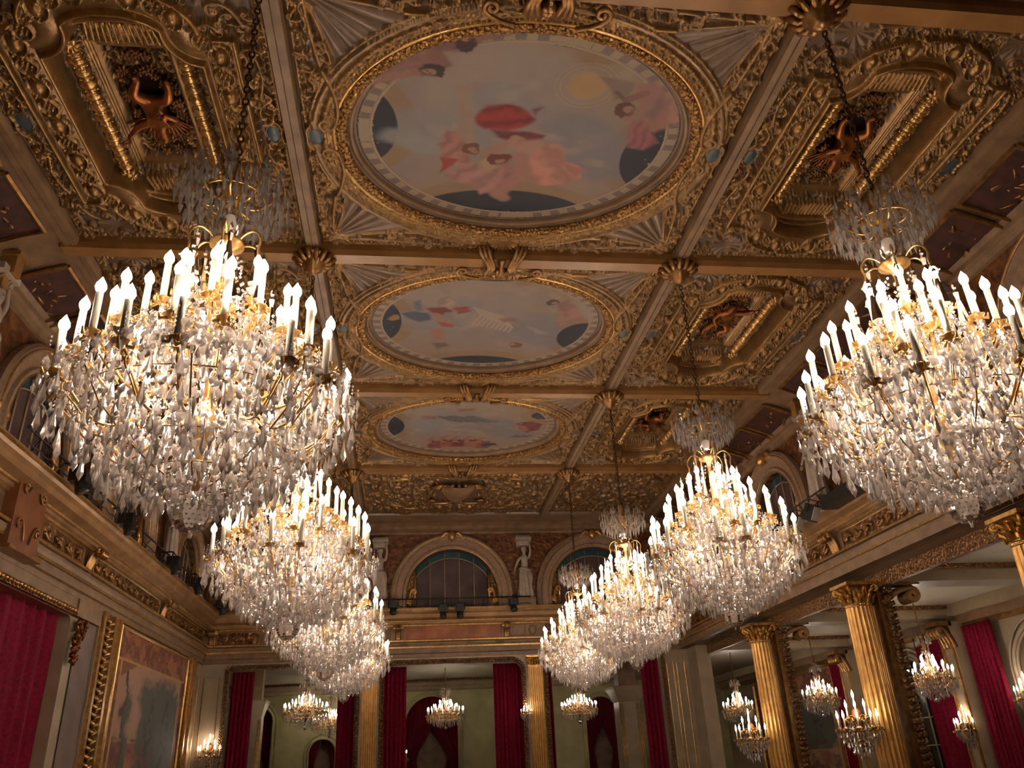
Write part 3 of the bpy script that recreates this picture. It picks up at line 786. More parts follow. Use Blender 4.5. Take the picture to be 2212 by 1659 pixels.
def add_face(mb, c, s, d):
    """eyes, nose, mouth and ears on a head at c of half height s facing d."""
    d = Vector(d).normalized(); r = d.cross(Vector((0, 0, 1))); r = r.normalized(); u = r.cross(d)
    P = lambda a, b, e: Vector(c) + r * a * s + u * b * s + d * e * s
    mb.tube([P(0, .15, .78), P(0, -.08, 1.0), P(0, -.2, .92)], [.08 * s, .13 * s, .1 * s], 6)
    for q in (-1, 1):
        mb.lathe([(0.01, -.1 * s), (.12 * s, 0), (.01, .1 * s)], 6, Matrix.Translation(P(q * .32, .1, .78)))
        mb.tube([P(q * .14, .26, .84), P(q * .45, .24, .72)], .05 * s, 5); mb.tube([P(q * .85, .15, -.05), P(q * .85, -.2, 0)], .12 * s, 6)
    mb.tube([P(-.22, -.45, .78), P(0, -.43, .86), P(.22, -.45, .78)], .06 * s, 5)


# gilded cherub lying in each coffer (looks down into the room); body along y
PJ = [(0, 0, 0, .15, .13), (0, .16, -.03, .17, .15), (0, .34, -.05, .15, .13), (0, .46, -.06, .07), (0, .56, -.08, .11), (0, .68, -.09, .13), (0, .78, -.08, .07),
      (.17, .36, -.05, .075), (.36, .44, -.1, .06), (.50, .60, -.14, .045), (.56, .66, -.15, .05),
      (-.17, .36, -.05, .075), (-.33, .20, -.12, .06), (-.22, .05, -.2, .045), (-.15, .0, -.22, .05),
      (.12, -.12, -.02, .11), (.22, -.32, -.12, .09), (.10, -.55, -.05, .06), (.08, -.66, -.1, .05), (.12, -.70, -.16, .035),
      (-.12, -.12, -.02, .11), (-.30, -.22, -.10, .09), (-.34, -.46, -.04, .06), (-.33, -.56, -.06, .05), (-.36, -.62, -.12, .035)]
PB = [(0, 1), (1, 2), (2, 3), (3, 4), (4, 5), (5, 6), (2, 7), (7, 8), (8, 9), (9, 10), (2, 11), (11, 12), (12, 13), (13, 14), (0, 15), (15, 16), (16, 17), (17, 18), (18, 19), (0, 20), (20, 21), (21, 22), (22, 23), (23, 24)]
cherub_me = skin_body('cherub_figure', PJ, PB, BRONZE)
fb = MB(); add_face(fb, (0, .64, -.12), .12, (0, -.25, -1))
for s in (-1, 1):       # fingers, toes
    hx, hy, hz = (.57, .68, -.15) if s > 0 else (-.14, -.02, -.23)
    for k in range(5): fb.tube([(hx, hy, hz), (hx + .05 * math.cos(.5 * k), hy + .06 * math.sin(.5 * k + .3), hz - .03), (hx + .07 * math.cos(.5 * k), hy + .08 * math.sin(.5 * k + .3), hz - .06)], [.018, .015, .01], 5)
face_me = fb.mesh('face', BRONZE)
wb = MB()
for s in (-1, 1):
    for k in range(7):
        a = .3 + k * .22; wb.tube([(s * .08, .3, .04), (s * (.1 + .25 * math.cos(a)), .3 + .22 * math.sin(a), .0), (s * (.1 + .46 * math.cos(a)), .3 + .42 * math.sin(a), -.04)], [.03, .05, .015], 6, flat=.5)
wing_me = wb.mesh('wings', BRONZE)
gb = MB(); r_ = random.Random(5)
for k in range(60):
    a = r_.uniform(0, 2 * PI); q = r_.uniform(.62, 1.0); x, y = .40 * q * math.cos(a), 1.0 * q * math.sin(a)
    for j in range(5):
        b = j * 2 * PI / 5 + a; gb.tube([(x, y, .0), (x + .05 * math.cos(b), y + .05 * math.sin(b), -.07), (x + .08 * math.cos(b), y + .08 * math.sin(b), -.02)], [.012, .026, .012], 5)
    gb.lathe([(.005, .03), (.03, 0), (.02, -.06), (.004, -.08)], 6, Matrix.Translation((x, y, -.02)))
garl_me = gb.mesh('flower_garland', mat('aged_gilding', srgb(150, 100, 48), srgb(86, 52, 28), rough=.4, metal=.65, bump=.4, bscale=12))
# turned rods
sb = MB(); RY = Matrix.Rotation(PI / 2, 4, 'X')
prof = []
n = 11; L = 2.3
for k in range(n):
    y0 = -L / 2 + k * L / n; d = L / n
    prof += [(.05, y0), (.105, y0 + d * .12), (.12, y0 + d * .3), (.105, y0 + d * .48), (.06, y0 + d * .56), (.085, y0 + d * .62), (.09, y0 + d * .78), (.085, y0 + d * .92), (.05, y0 + d * .97)]
sb.lathe(prof, 16, RY)
for k in range(n):
    y0 = -(-L / 2 + (k + .77) * L / n)
    for j in range(8):
        a = j * PI / 4; sb.lathe([(.005, -.02), (.02, 0), (.005, .02)], 6, Matrix.Translation((.09 * math.cos(a), y0, .09 * math.sin(a))))
rod_me = sb.mesh('turned_rod', GOLDB)
rb = MB()
for k in range(9):
    a = k * 2 * PI / 9; rb.tube([(.0, 0, -.02), (.09 * math.cos(a), .09 * math.sin(a), -.08), (.14 * math.cos(a), .14 * math.sin(a), -.01)], [.02, .04, .02], 6)
rb.lathe([(.06, .0), (.05, -.08), (.01, -.12)], 8)
rose_me = rb.mesh('rosette', GOLDB)

for i in range(3):
    for cx, sd in (((XLL + XL) / 2, 'left'), ((XR + XRR) / 2, 'right')):
        n = ['nearest', 'middle', 'farthest'][i]
        t = thing('ceiling_coffer', f'deep gilded coffer with a golden cherub, {sd} of the {n} oval painting', 'ceiling coffer', W(cx, bays[i + 1], ZP), 'cherub coffers beside the oval paintings')
        link('frame', ME_K, t)
        mir = -1 if sd == 'left' else 1
        for s in (-1, 1):
            o = link('turned_rod', rod_me, t); o.location = (s * .70, 0, .16)
            for e in (-1.27, 1.27): q = link('rosette', rose_me, o); q.location = (0, e, 0)
        g = link('flower_garland', garl_me, t); g.location = (0, 0, .40)
        f = link('cherub', cherub_me, t); f.location = (0, -.05, .32); f.scale = (mir * .9, (-1 if i == 1 else 1) * .9, .9)
        link('face', face_me, f); link('wings', wing_me, f)

# end strip of the ceiling with shields
EY0, EY1 = 2.837, 3.46


def end_relief(w, seed, shield):
    R = Relief(w, (EY1 - EY0) * S, .02); X, Y = R.X, R.Y; hw = R.w

    def ok(x, y): return x < hw - .25 and y < R.h - .25 and not (x < (.75 if shield else .2) and y < 1.3) and not (x > hw - .9 and y > 1.7)
    R.filler(ok, .20, .22, .11, .95, 0, seed)
    dk = (np.abs(X - 1.35) < .55) & (Y < 1.1) if shield else (((X / (hw * .62)) ** 2 + (Y / 1.2) ** 2) < 1)
    R.G[dk & (R.H < .01)] = .1
    R.D[dk & (R.H < .01)] = .55 if shield else .2
    for k in range(9): R.stamp(hw * .95 * (k + .5) / 9, R.h - .75, .11, .12, 1, .03)
    R.scroll((hw * .8, .3), (hw * .8, 1.4), (hw * .5, 1.5), 1, .12, .06, .14); R.scroll((hw * .15, 1.7), (hw * .4, 1.9), (hw * .6, 1.75), 1, .1, .05, .12)
    egg_dart(R); return R.mesh('ceiling', lambda x, y: x < 1e9, RELIEF)


for cx, w, sh, sd in ((CX, BW, True, 3), ((XLL + XL) / 2, SW, False, 4), ((XR + XRR) / 2, SW, False, 4)):
    o = struct(link('ceiling', end_relief(w, sd, sh))); o.location = W(cx, (EY0 + EY1) / 2, ZP)
shm = MB()


def shp(u, v):
    x = (u - .5) * 2; y = v
    wd = .62 * (1 - .55 * y ** 2.2); return (x * wd, -.8 + 1.6 * y, -.10 - .16 * (1 - x * x) * (1 - (2 * y - 1) ** 2 * .5))


shm.grid(shp, 12, 14); e = [(.62 * (1 - .55 * (k / 14) ** 2.2), -.8 + 1.6 * k / 14) for k in range(15)]
t = thing('ceiling_shield', 'plain pale shield with gilt scrolls on the ceiling strip beyond the farthest painting', 'ceiling ornament', W(CX, (EY0 + EY1) / 2, ZP))
shm.build('shield', TAUPE, t)
fm = MB()
for s in (-1, 1):
    fm.tube([(s * x, y, -.12) for x, y in e], .06, 8)
    fm.tube([(a, b, -.15) for a, b in scroll_pts((s * .2, -.9), (s * .6, -1.15), (s * .85, -.75), s, .16)], .06, 8)
    fm.tube([(a, b, -.15) for a, b in scroll_pts((s * .15, .85), (s * .5, 1.1), (s * .9, .9), -s, .16)], .06, 8)
for k in range(5): fm.tube([((k - 2) * .16, -.85, -.1), ((k - 2) * .24, -1.15, -.22)], [.05, .07], 7)
fm.build('scroll_frame', GOLD, t)

# ------------------------------------------------------------------ walls
HX = 1.041                      # half width of the hall
XW0, XW1, YF, YB = CX - HX, CX + HX, 3.62, -.9
ZFL, ZE0, ZE1 = -ZC / S, .438, .636


def strips(mb, xs, zb, zt, f, th):
    """vertical strips between the curves zb(x) and zt(x), with a back face and reveals. f(x,z,d)->point"""
    for a, b in zip(xs[:-1], xs[1:]):
        A, B = zb(a + 1e-6), zb(b - 1e-6); C, D = zt(a + 1e-6), zt(b - 1e-6)
        mb.add([f(a, A, 0), f(b, B, 0), f(b, D, 0), f(a, C, 0), f(a, A, -th), f(b, B, -th), f(b, D, -th), f(a, C, -th)],
               [(0, 1, 2, 3), (7, 6, 5, 4), (0, 4, 5, 1), (3, 2, 6, 7), (0, 3, 7, 4), (1, 5, 6, 2)])


def F_far(x, z, d): return W(x, YF - d, z)
def F_left(y, z, d): return W(XW0 + d, y, z)
def F_right(y, z, d): return W(XW1 - d, y, z)


def lunette_geo(c, r, spring, base):
    def zb(x):
        q = x - c
        if abs(q) >= r: return base
        return spring + math.sqrt(max(0, r * r - q * q))
    return zb


# entablature profile: (distance into the room, height)
ENT = [(0, .438), (.010, .438), (.010, .452), (.016, .455), (.016, .476), (.022, .480), (.026, .490), (.026, .498), (.008, .504), (.008, .566), (.014, .572), (.022, .576), (.022, .584), (.036, .590), (.052, .596), (.052, .612), (.060, .618), (.066, .630), (.066, .636), (0, .636)]


def sweep_wall(F, a, b, prof, name, m, struct_=True, ext=True):
    mb = MB(); n = len(prof)
    vs = [F(a, z, d) for d, z in prof] + [F(b, z, d) for d, z in prof]
    mb.add(vs, [(j, n + j, n + j + 1, j + 1) for j in range(n - 1)] + [tuple(range(n)), tuple(range(n, 2 * n))[::-1]])
    o = mb.build(name, m)
    return struct(o) if struct_ else o


for F, a, b in ((F_far, XW0, XW1), (F_left, YB, YF), (F_right, YB, YF)):
    sweep_wall(F, a, b, ENT[:9] + [(0, .504), (0, .438)], 'trim_architrave', TAUPE)
    sweep_wall(F, a, b, [(0, .504), (.008, .504), (.008, .566), (0, .566)], 'trim_frieze', TAUPE)
    sweep_wall(F, a, b, [(0, .566)] + ENT[9:], 'trim_cornice', mat('tan_gilt_paint', srgb(176, 134, 90), srgb(150, 108, 68), rough=.4, metal=.2, bump=.03, bscale=5))
    for z, d in ((.4785, .019), (.570, .012), (.587, .027), (.628, .064), (.504, .028)):
        sweep_wall(F, a, b, [(d, z - .003), (d + .004, z - .003), (d + .004, z + .003), (d, z + .003)], 'trim_gilt_fillet', GOLDB)
    # small crown moulding under the cove
    sweep_wall(F, a, b, [(0, .93), (.008, .932), (.012, .945), (.02, .95), (.02, .962), (.03, .97), (.03, .98), (0, .99)] if F is not F_far else
               [(0, .972), (.008, .974), (.012, .98), (.03, .985), (.04, .99), (.04, 1.003), (.06, 1.012), (.17, 1.014), (.17, 1.03), (0, 1.03)], 'trim_crown', TAUPE)


# upper walls with arched windows
def upper_wall(F, a, b, centres, r, spring, top, name):
    xs = sorted(set([a, b] + [c + q for c in centres for q in [r * math.cos(PI * k / 24) for k in range(25)] if a < c + q < b]))

    def zb(x):
        for c in centres:
            if abs(x - c) < r: return spring + math.sqrt(max(0, r * r - (x - c) ** 2))
        return .63
    mb = MB(); strips(mb, xs, zb, lambda x: top, F, .02)
    return struct(mb.build(name, REDORN))


def lunette(F, c, r_in, gw, spring, idx, group, label=None):
    """arched window: moulded surround, rinceau infill, glass, bars."""
    w = bpy.data.objects.new(f'window_{idx}', None); COL.objects.link(w); w['kind'] = 'structure'
    o = F(c, spring, 0); w.location = o; w['org'] = tuple(o)
    zs = .66
    prof = [(.000, .001), (.000, .012), (.006, .018), (.014, .018), (.018, .010), (.044, .010), (.050, .022), (.062, .024), (.070, .016), (.070, .001)]
    mb = MB(); n = len(prof); P = []
    pts = [('l', .645)] + [('a', PI - PI * k / 36) for k in range(37)] + [('r', .645)]
    rows = []
    for kind, q in pts:
        row = []
        for dr, d in prof:
            r = r_in + dr
            if kind == 'a': x, z = c + r * math.cos(q), spring + r * math.sin(q)
            else: x, z = c + (r if kind == 'r' else -r), q
            row.append(F(x, z, d))
        rows.append(row)
    mb.add([p for rw in rows for p in rw], [(i * n + j, (i + 1) * n + j, (i + 1) * n + j + 1, i * n + j + 1) for i in range(len(rows) - 1) for j in range(n - 1)])
    mb.build('arch_moulding', mat('stone_taupe', srgb(168, 136, 108), srgb(148, 116, 90), rough=.45, metal=.1, bump=.03), w)
    for dr, d in ((.003, .016), (.056, .024)):
        mb = MB(); mb.tube([F(c + (r_in + dr) * math.cos(PI * k / 36), spring + (r_in + dr) * math.sin(PI * k / 36), d) for k in range(37)], .022, 6); mb.build('gilt_arch_line', GOLDB, w)
    # rinceau infill between arch and glass
    H = gw / 2; xs = sorted([-r_in, r_in, -H, H] + [r_in * math.cos(PI * k / 20) for k in range(1, 20)])
    rg = r_in * .98

    def top(x): return spring + math.sqrt(max(0, r_in ** 2 - x * x))

    def gtop(x): return spring + math.sqrt(max(0, (r_in * .965) ** 2 - x * x))
    mb = MB(); strips(mb, [c + x for x in xs if x <= -H], lambda x: .645, lambda x: top(x - c), lambda x, z, d: F(x, z, d - .012), .006)
    strips(mb, [c + x for x in xs if x >= H], lambda x: .645, lambda x: top(x - c), lambda x, z, d: F(x, z, d - .012), .006)
    mb.build('infill_panel', CARVEF, w)
    for s in (-1, 1):
        q = MB(); x0 = c + s * (H + r_in) / 2
        pts = scroll_pts((0, .0), (s * .01, .05), (-s * .004, .07), s, .012, 1.6); q.tube([F(x0 + a, .655 + b, -.005) for a, b in pts], .05, 6)
        pts = scroll_pts((s * .004, .035), (s * .016, .03), (s * .016, .02), -s, .010, 1.5); q.tube([F(x0 + a, .655 + b, -.005) for a, b in pts], .045, 6)
        q.tube([F(c + s * H, .645, -.004), F(c + s * H, gtop(H), -.004)], .04, 6)
        q.build('gilt_scroll', GOLDB, w)
    # glass
    g = MB(); xg = [c - H + 2 * H * k / 16 for k in range(17)]
    band = .028
    strips(g, xg, lambda x: .645, lambda x: gtop(x - c) - band, lambda x, z, d: F(x, z, d - .02), .002); g.build('glass', GLASS, w)
    g = MB(); strips(g, xg, lambda x: gtop(x - c) - band, lambda x: gtop(x - c), lambda x, z, d: F(x, z, d - .02), .002); g.build('teal_glass_band', TEAL, w)
    q = MB()
    for k in range(1, 5):
        x = c - H + 2 * H * k / 5; q.tube([F(x, .645, -.018), F(x, gtop(x - c), -.018)], .022, 6)
    q.tube([F(x, gtop(x - c) - band, -.018) for x in xg], .018, 6); q.build('glazing_bars', mat('bar_paint', srgb(168, 132, 100), rough=.5), w)
    q = MB(); K = F(c, spring + r_in + .055, .03)
    q.lathe([(.02, -.22), (.13, -.12), (.16, 0), (.12, .12), (.03, .2)], 12, Matrix.Translation(K))
    for s in (-1, 1):
        q.tube([F(c + s * a, spring + r_in + .055 + b, .02) for a, b in ((.012, .01), (.03, .016), (.045, .0), (.055, -.012))], [.07, .08, .06, .03], 7)
    q.build('keystone', GOLDB, w)
    return w


wi = 1
fc = [CX - .50 - .05 - .10, CX, CX + .65]
upper_wall(F_far, XW0, XW1, fc, .205, .70, .99, 'wall_back_upper')
for c in fc: lunette(F_far, c, .203, .33, .70, wi, ''); wi += 1
scs = [bays[0], bays[1], bays[2], bays[3], 3.19]
for F, nm in ((F_left, 'wall_left_upper'), (F_right, 'wall_right_upper')):
    upper_wall(F, YB, YF, scs, .165, .70, .945, nm)
    for c in scs[1:]: lunette(F, c, .163, .26, .70, wi, ''); wi += 1

# coved strip with little coffers between ceiling and side walls
for s, xe, xw, sd in ((-1, XLL - .012, XW0, 'left'), (1, XRR + .012, XW1, 'right')):
    mb = MB(); nn = 8

    def cp(t, y): return W(xe + (xw - xe) * math.sin(t * PI / 2) ** 1.1, y, 1.005 - (1 - math.cos(t * PI / 2)) * .06)
    mb.grid(lambda u, v: cp(v, YB + (YF - YB) * u), 30, nn); struct(mb.build('ceiling_cove', TAUPE))
    fr = MB(); pn = MB(); orn = MB()
    for j in range(0, 5):
        y0 = YR[j] + .05; wdt = (.688 - .10) / 3
        for k in range(3):
            if y0 + (k + 1) * wdt > 3.55: continue
            ya, yb = y0 + k * wdt + .012, y0 + (k + 1) * wdt - .012
            P = lambda t, y, o=.03: cp(t, y) + Vector((-s * .4 * o, 0, -o))
            q = [P(.12, ya), P(.12, yb), P(.80, yb), P(.80, ya), P(.12, ya)]
            fr.tube(q, .05, 6, smooth=False); pn.add([P(.12, ya, .012), P(.12, yb, .012), P(.80, yb, .012), P(.80, ya, .012)], [(0, 1, 2, 3)])
            for a in range(14):
                y = ya + (yb - ya) * rnd.uniform(.2, .8); t = rnd.uniform(.3, .65); c = P(t, y, .02)
                orn.tube([c, c + Vector((rnd.uniform(-.1, .1), rnd.uniform(-.12, .12), -.06)), c + Vector((rnd.uniform(-.15, .15), rnd.uniform(-.2, .2), -.02))], [.03, .045, .02], 5)
    for nm, m_, q in (('trim_cove_frames', GOLD, fr), ('trim_cove_panels', MAROON, pn), ('trim_cove_reliefs', GOLD, orn)): struct(q.build(nm, m_))

# consoles at the side of every beam
cb = MB(); cb.box(-.12, .12, -.25, .55, -.35, .05); cb.box(-.16, .16, -.3, .6, -.02, .06); cb.box(-.10, .10, -.1, .5, -.6, -.3)
for s in (-1, 1): cb.tube([(s * .12, a - .1, b - .25) for a, b in scroll_pts((.5, -.4), (.1, -.35), (-.05, -.05), -1, .10)], .03, 6)
cons_me = cb.mesh('console', OCHRE)
for j in range(1, 5):
    for s, xw, sd in ((-1, XW0, 'left'), (1, XW1, 'right')):
        o = tag(link('beam_console', cons_me), '', 'bracket', 'consoles at the beam ends')
        o.location = W(xw - s * .03, YR[j] if j < 5 else 3.5, .975); o.rotation_euler = (0, 0, PI / 2 if s < 0 else -PI / 2)
        o['label'] = f'scrolled console at the {sd} wall under the end of the {["", "first", "second", "third", "fourth"][j]} ceiling beam'

# lower walls
OPF = [(-.735, -.205, .415, .012), (-.105, .495, .415, .05), (.592, 1.115, .415, .012)]


def holes(ops, base):
    def zb(x):
        for a, b, t, r in ops:
            if a < x < b:
                q = min(x - a, b - x)
                return t if q >= r else t - r + math.sqrt(max(0, r * r - (r - q) ** 2))
        return base
    return zb


def hole_xs(a, b, ops):
    s = {a, b}
    for p, q, t, r in ops:
        s |= {p, q} | {p + r * (1 - math.cos(PI / 2 * k / 6)) for k in range(7)} | {q - r * (1 - math.cos(PI / 2 * k / 6)) for k in range(7)}
    return sorted(s)


mb = MB(); strips(mb, hole_xs(XW0, XW1, OPF), holes(OPF, ZFL), lambda x: .64, F_far, .05); struct(mb.build('wall_back', CREAM))
OPL = [(1.15, 2.20, .395, .02)]
mb = MB(); strips(mb, hole_xs(YB, YF, OPL), holes(OPL, ZFL), lambda x: .64, F_left, .05); struct(mb.build('wall_left', CREAM))
ycol = [.773, 1.461, 2.149, 2.837]
mb = MB(); strips(mb, [3.50, YF], lambda x: ZFL, lambda x: .64, F_right, .06); strips(mb, [YB, 3.5], lambda x: .438, lambda x: .64, F_right, .06); strips(mb, [YB, .1], lambda x: ZFL, lambda x: .438, F_right, .06)
struct(mb.build('wall_right', CREAM))
mb = MB(); mb.box(-1.4 * S, 2.3 * S, YB * S - .1, YB * S, 0, 1.05 * S + ZC); struct(mb.build('wall_front', CREAM))
mb = MB(); mb.box(-1.4 * S, 2.3 * S, YB * S, 5.5 * S, -.2, 0); struct(mb.build('floor', WOOD))
mb = MB(); mb.box((XW0 - .05) * S, (XW1 + .05) * S, YB * S, (YF + .05) * S, ZC + 1.12 * S, ZC + 1.13 * S)
for xa in (XW0 - .05, XW1 + .04): mb.box(xa * S, (xa + .01) * S, YB * S, (YF + .05) * S, ZC + .9 * S, ZC + 1.12 * S)
struct(mb.build('roof', TAUPE))

# ------------------------------------------------------------------ great chandeliers
def crystal(mb, p, r, h, n=5, top=.35, a0=0.):
    """a cut drop hanging from p, widest at `top` of its height"""
    x, y, z = p; vs = [(x, y, z)] + [(x + r * math.cos(a0 + 2 * PI * k / n), y + r * math.sin(a0 + 2 * PI * k / n), z - h * top) for k in range(n)] + [(x, y, z - h)]
    fs = [(0, 1 + k, 1 + (k + 1) % n) for k in range(n)] + [(n + 1, 1 + (k + 1) % n, 1 + k) for k in range(n)]
    mb.add(vs, fs)


def rosette(mb, p, r, a, n=7):
    """flat cut star facing outward at angle a"""
    c = Vector(p); o = Vector((math.cos(a), math.sin(a), 0)); t = Vector((-math.sin(a), math.cos(a), 0)); u = Vector((0, 0, 1))
    vs = [c + o * r * .4, c - o * r * .2] + [c + (t * math.cos(2 * PI * k / n) + u * math.sin(2 * PI * k / n)) * r * (1 if k % 2 else .8) for k in range(n)]
    mb.add(vs, [(0, 2 + k, 2 + (k + 1) % n) for k in range(n)] + [(1, 2 + (k + 1) % n, 2 + k) for k in range(n)])


def candle_meshes(L, r):
    c = MB(); c.lathe([(r, 0), (r, L), (r * .8, L + .004)], 10)
    b = MB(); b.lathe([(r * .6, L), (r * 1.15, L + .02), (r * 1.5, L + .05), (r * 1.3, L + .085), (r * .6, L + .12), (.001, L + .15)], 10)
    return c.mesh('candle', WAX), b.mesh('bulb', BULB)


def arm_mesh(r0, z0, r1, z1, th=.016):
    """gilt branch from the stem out to a candle cup, drawn along +x"""
    m = MB(); pts = []
    for k in range(15):
        t = k / 14; x = r0 + (r1 - r0) * t; z = z0 + (z1 - z0) * (t ** 1.8) - .16 * math.sin(PI * min(1, t * 1.15)) * (1 - t * .3)
        pts.append((x, 0, z))
    m.tube(pts, th, 6)
    q = scroll_pts((r0 + (r1 - r0) * .55, z0 - .1), (r1 * .8, z1 - .28), (r1 * .93, z1 - .14), 1, .05); m.tube([(a, 0, b) for a, b in q], th * .7, 5)
    m.lathe([(.012, -.06), (.035, -.04), (.075, -.005), (.08, .0), (.03, .004), (.03, .03), (.024, .035)], 10, Matrix.Translation((r1, 0, z1)), mod=lambda a, z: 1 + .06 * math.cos(5 * a))
    for k in range(4):
        a = k * PI / 2 + .4; m.tube([(r1 + .03 * math.cos(a), .03 * math.sin(a), z1 - .03), (r1 + .09 * math.cos(a), .09 * math.sin(a), z1 - .05), (r1 + .10 * math.cos(a), .10 * math.sin(a), z1 - .0)], [.012, .02, .006], 5)
    return m.mesh('arm', GOLDB)


def great_chandelier():
    """origin: the hanging point at the ceiling boss; z runs down to the ball at -.76 S"""
    z = lambda q: (q - 1.0) * S            # layout height -> local
    t = thing('chandelier', '', 'chandelier')
    r_ = random.Random(21)
    # chain
    ch = MB(); zz = -.34; k = 0
    while zz > z(.665):
        ring = [(.028 * math.cos(a), 0, .052 * math.sin(a)) for a in [2 * PI * q / 10 for q in range(11)]]
        M = Matrix.Translation((0, 0, zz - .052)) @ Matrix.Rotation(PI / 2 * (k % 2), 4, 'Z'); ch.tube([M @ Vector(p) for p in ring], .011, 5); zz -= .084; k += 1
    ch.build('chain', CHAINM, t)
    # stem, caps
    st = MB(); st.lathe([(.03, z(.665)), (.05, z(.65)), (.03, z(.64)), (.10, z(.632)), (.13, z(.625)), (.05, z(.615)), (.04, z(.60))], 14)
    st.lathe([(.03, z(.56)), (.15, z(.553)), (.16, z(.548)), (.05, z(.542)), (.035, z(.53)), (.035, z(.36)), (.12, z(.345)), (.20, z(.335)), (.08, z(.32)), (.03, z(.30)), (.03, z(.262))], 14)
    for q in range(6):
        a = q * PI / 3; c_, s_ = math.cos(a), math.sin(a)
        st.tube(chaikin([(c_ * .05, s_ * .05, z(.545)), (c_ * .25, s_ * .25, z(.565)), (c_ * .38, s_ * .38, z(.548)), (c_ * .33, s_ * .33, z(.53)), (c_ * .42, s_ * .42, z(.515))]), .012, 5)
    st.build('stem', GOLDB, t)
    g = MB(); g.lathe([(.04, z(.60)), (.06, z(.597)), (.13, z(.588)), (.14, z(.58)), (.10, z(.568)), (.05, z(.56))], 18); g.build('glass_vase', CRYSTAL, t)
    # crown
    cr = MB(); dr = MB()
    for q in range(8):
        a = q * PI / 4; c_, s_ = math.cos(a), math.sin(a)
        cr.tube(chaikin([(c_ * .05, s_ * .05, z(.61)), (c_ * .2, s_ * .2, z(.598)), (c_ * .36, s_ * .36, z(.612)), (c_ * .42, s_ * .42, z(.632)), (c_ * .36, s_ * .36, z(.648)), (c_ * .30, s_ * .30, z(.636))]), .011, 5)
    cr.tube([(.3 * math.cos(a), .3 * math.sin(a), z(.612)) for a in [2 * PI * q / 32 for q in range(33)]], .009, 5); cr.build('crown_frame', GOLDB, t)
    for q in range(8):
        a = q * PI / 4; c_, s_ = math.cos(a), math.sin(a)
        crystal(dr, (c_ * .42, s_ * .42, z(.655)), .035, .16, 5, .7); rosette(dr, (c_ * .42, s_ * .42, z(.634)), .07, a)
        crystal(dr, (c_ * .42, s_ * .42, z(.628)), .032, .22, 5)
    for rr, n, zz in ((.52, 26, .618), (.46, 28, .607), (.38, 26, .600), (.28, 20, .594), (.19, 14, .600), (.33, 22, .626), (.42, 24, .630)):
        for q in range(n):
            a = 2 * PI * q / n + r_.random() * .2; crystal(dr, (rr * math.cos(a), rr * math.sin(a), z(zz) + r_.uniform(-.03, .05)), .022, r_.uniform(.14, .24), 4)
            if q % 2: crystal(dr, (rr * math.cos(a) * 1.02, rr * math.sin(a) * 1.02, z(zz) + .2), .018, .16, 4, .75)
    dr.build('crown_crystals', CLEAR, t)['kind'] = 'stuff'
    # tall spires among the candles
    sp = MB(); sp.lathe([(.002, .52), (.016, .48), (.022, .44), (.012, .42), (.03, .38), (.018, .30), (.05, .10), (.06, .02), (.03, 0), (.07, -.05), (.02, -.10)], 6, smooth=False)
    sp_me = sp.mesh('crystal_spire', CLEAR)
    for q in range(10):
        a = 2 * PI * q / 10 + .2; rr = .28 if q % 2 else .50; o = link('crystal_spire', sp_me, t); o.location = (rr * math.cos(a), rr * math.sin(a), z(.497 if q % 2 else .455))
    # tiers of candles
    cme, bme = candle_meshes(.32, .029)
    tiers = [(1.17, .353, 12), (1.05, .385, 12), (.84, .412, 11), (.60, .440, 9), (.36, .468, 6)]
    for ti, (rr, zz, n) in enumerate(tiers):
        am = arm_mesh(max(.06, rr - .62), z(zz - .03), rr, z(zz), .013)
        for q in range(n):
            a = 2 * PI * (q + .5 * (ti % 2)) / n + (.09 if ti < 3 else 0) * (1 if q % 2 else -1)
            o = link('arm', am, t); o.rotation_euler = (0, 0, a)
            c = link('candle', cme, t); c.location = (rr * math.cos(a), rr * math.sin(a), z(zz) + .03)
            link('bulb', bme, c)
    # hanging crystals: outermost drops one by one
    pend = MB(); crystal(pend, (0, 0, 0), .031, .23, 6, .72); crystal(pend, (0, 0, .06), .021, .06, 6, .5); rosette(pend, (0, 0, .105), .04, 0, 8); pm = pend.mesh('crystal_pendant', CLEAR)
    cnt = 0
    for rr, zz, n in ((1.23, .338, 30), (1.10, .322, 26), (.92, .302, 22), (.70, .282, 18)):
        for q in range(n):
            a = 2 * PI * q / n + r_.uniform(-.04, .04); o = link('crystal_pendant', pm, t); o.location = (rr * math.cos(a), rr * math.sin(a), z(zz) + r_.uniform(-.03, .03)); o.rotation_euler = (0, 0, a); cnt += 1
    mi = MB(); mo = MB()
    for rr, zz, n, h in ((1.26, .350, 44, .13), (1.18, .356, 40, .15), (1.06, .345, 40, .2), (.98, .318, 40, .2), (.84, .296, 36, .18), (.76, .29, 34, .2), (.62, .276, 30, .2), (.50, .268, 26, .2), (.38, .264, 22, .17), (.28, .260, 16, .16), (.18, .257, 12, .12),
                         (.95, .375, 34, .18), (.75, .40, 30, .2), (.86, .36, 34, .2), (.52, .425, 24, .2), (.34, .45, 16, .2), (.62, .36, 26, .22), (.42, .385, 22, .22), (.26, .41, 14, .24), (.7, .33, 26, .2), (.5, .31, 22, .2), (.3, .33, 16, .2)):
        ms = mo if (rr > 1.0 or zz < .30) else mi
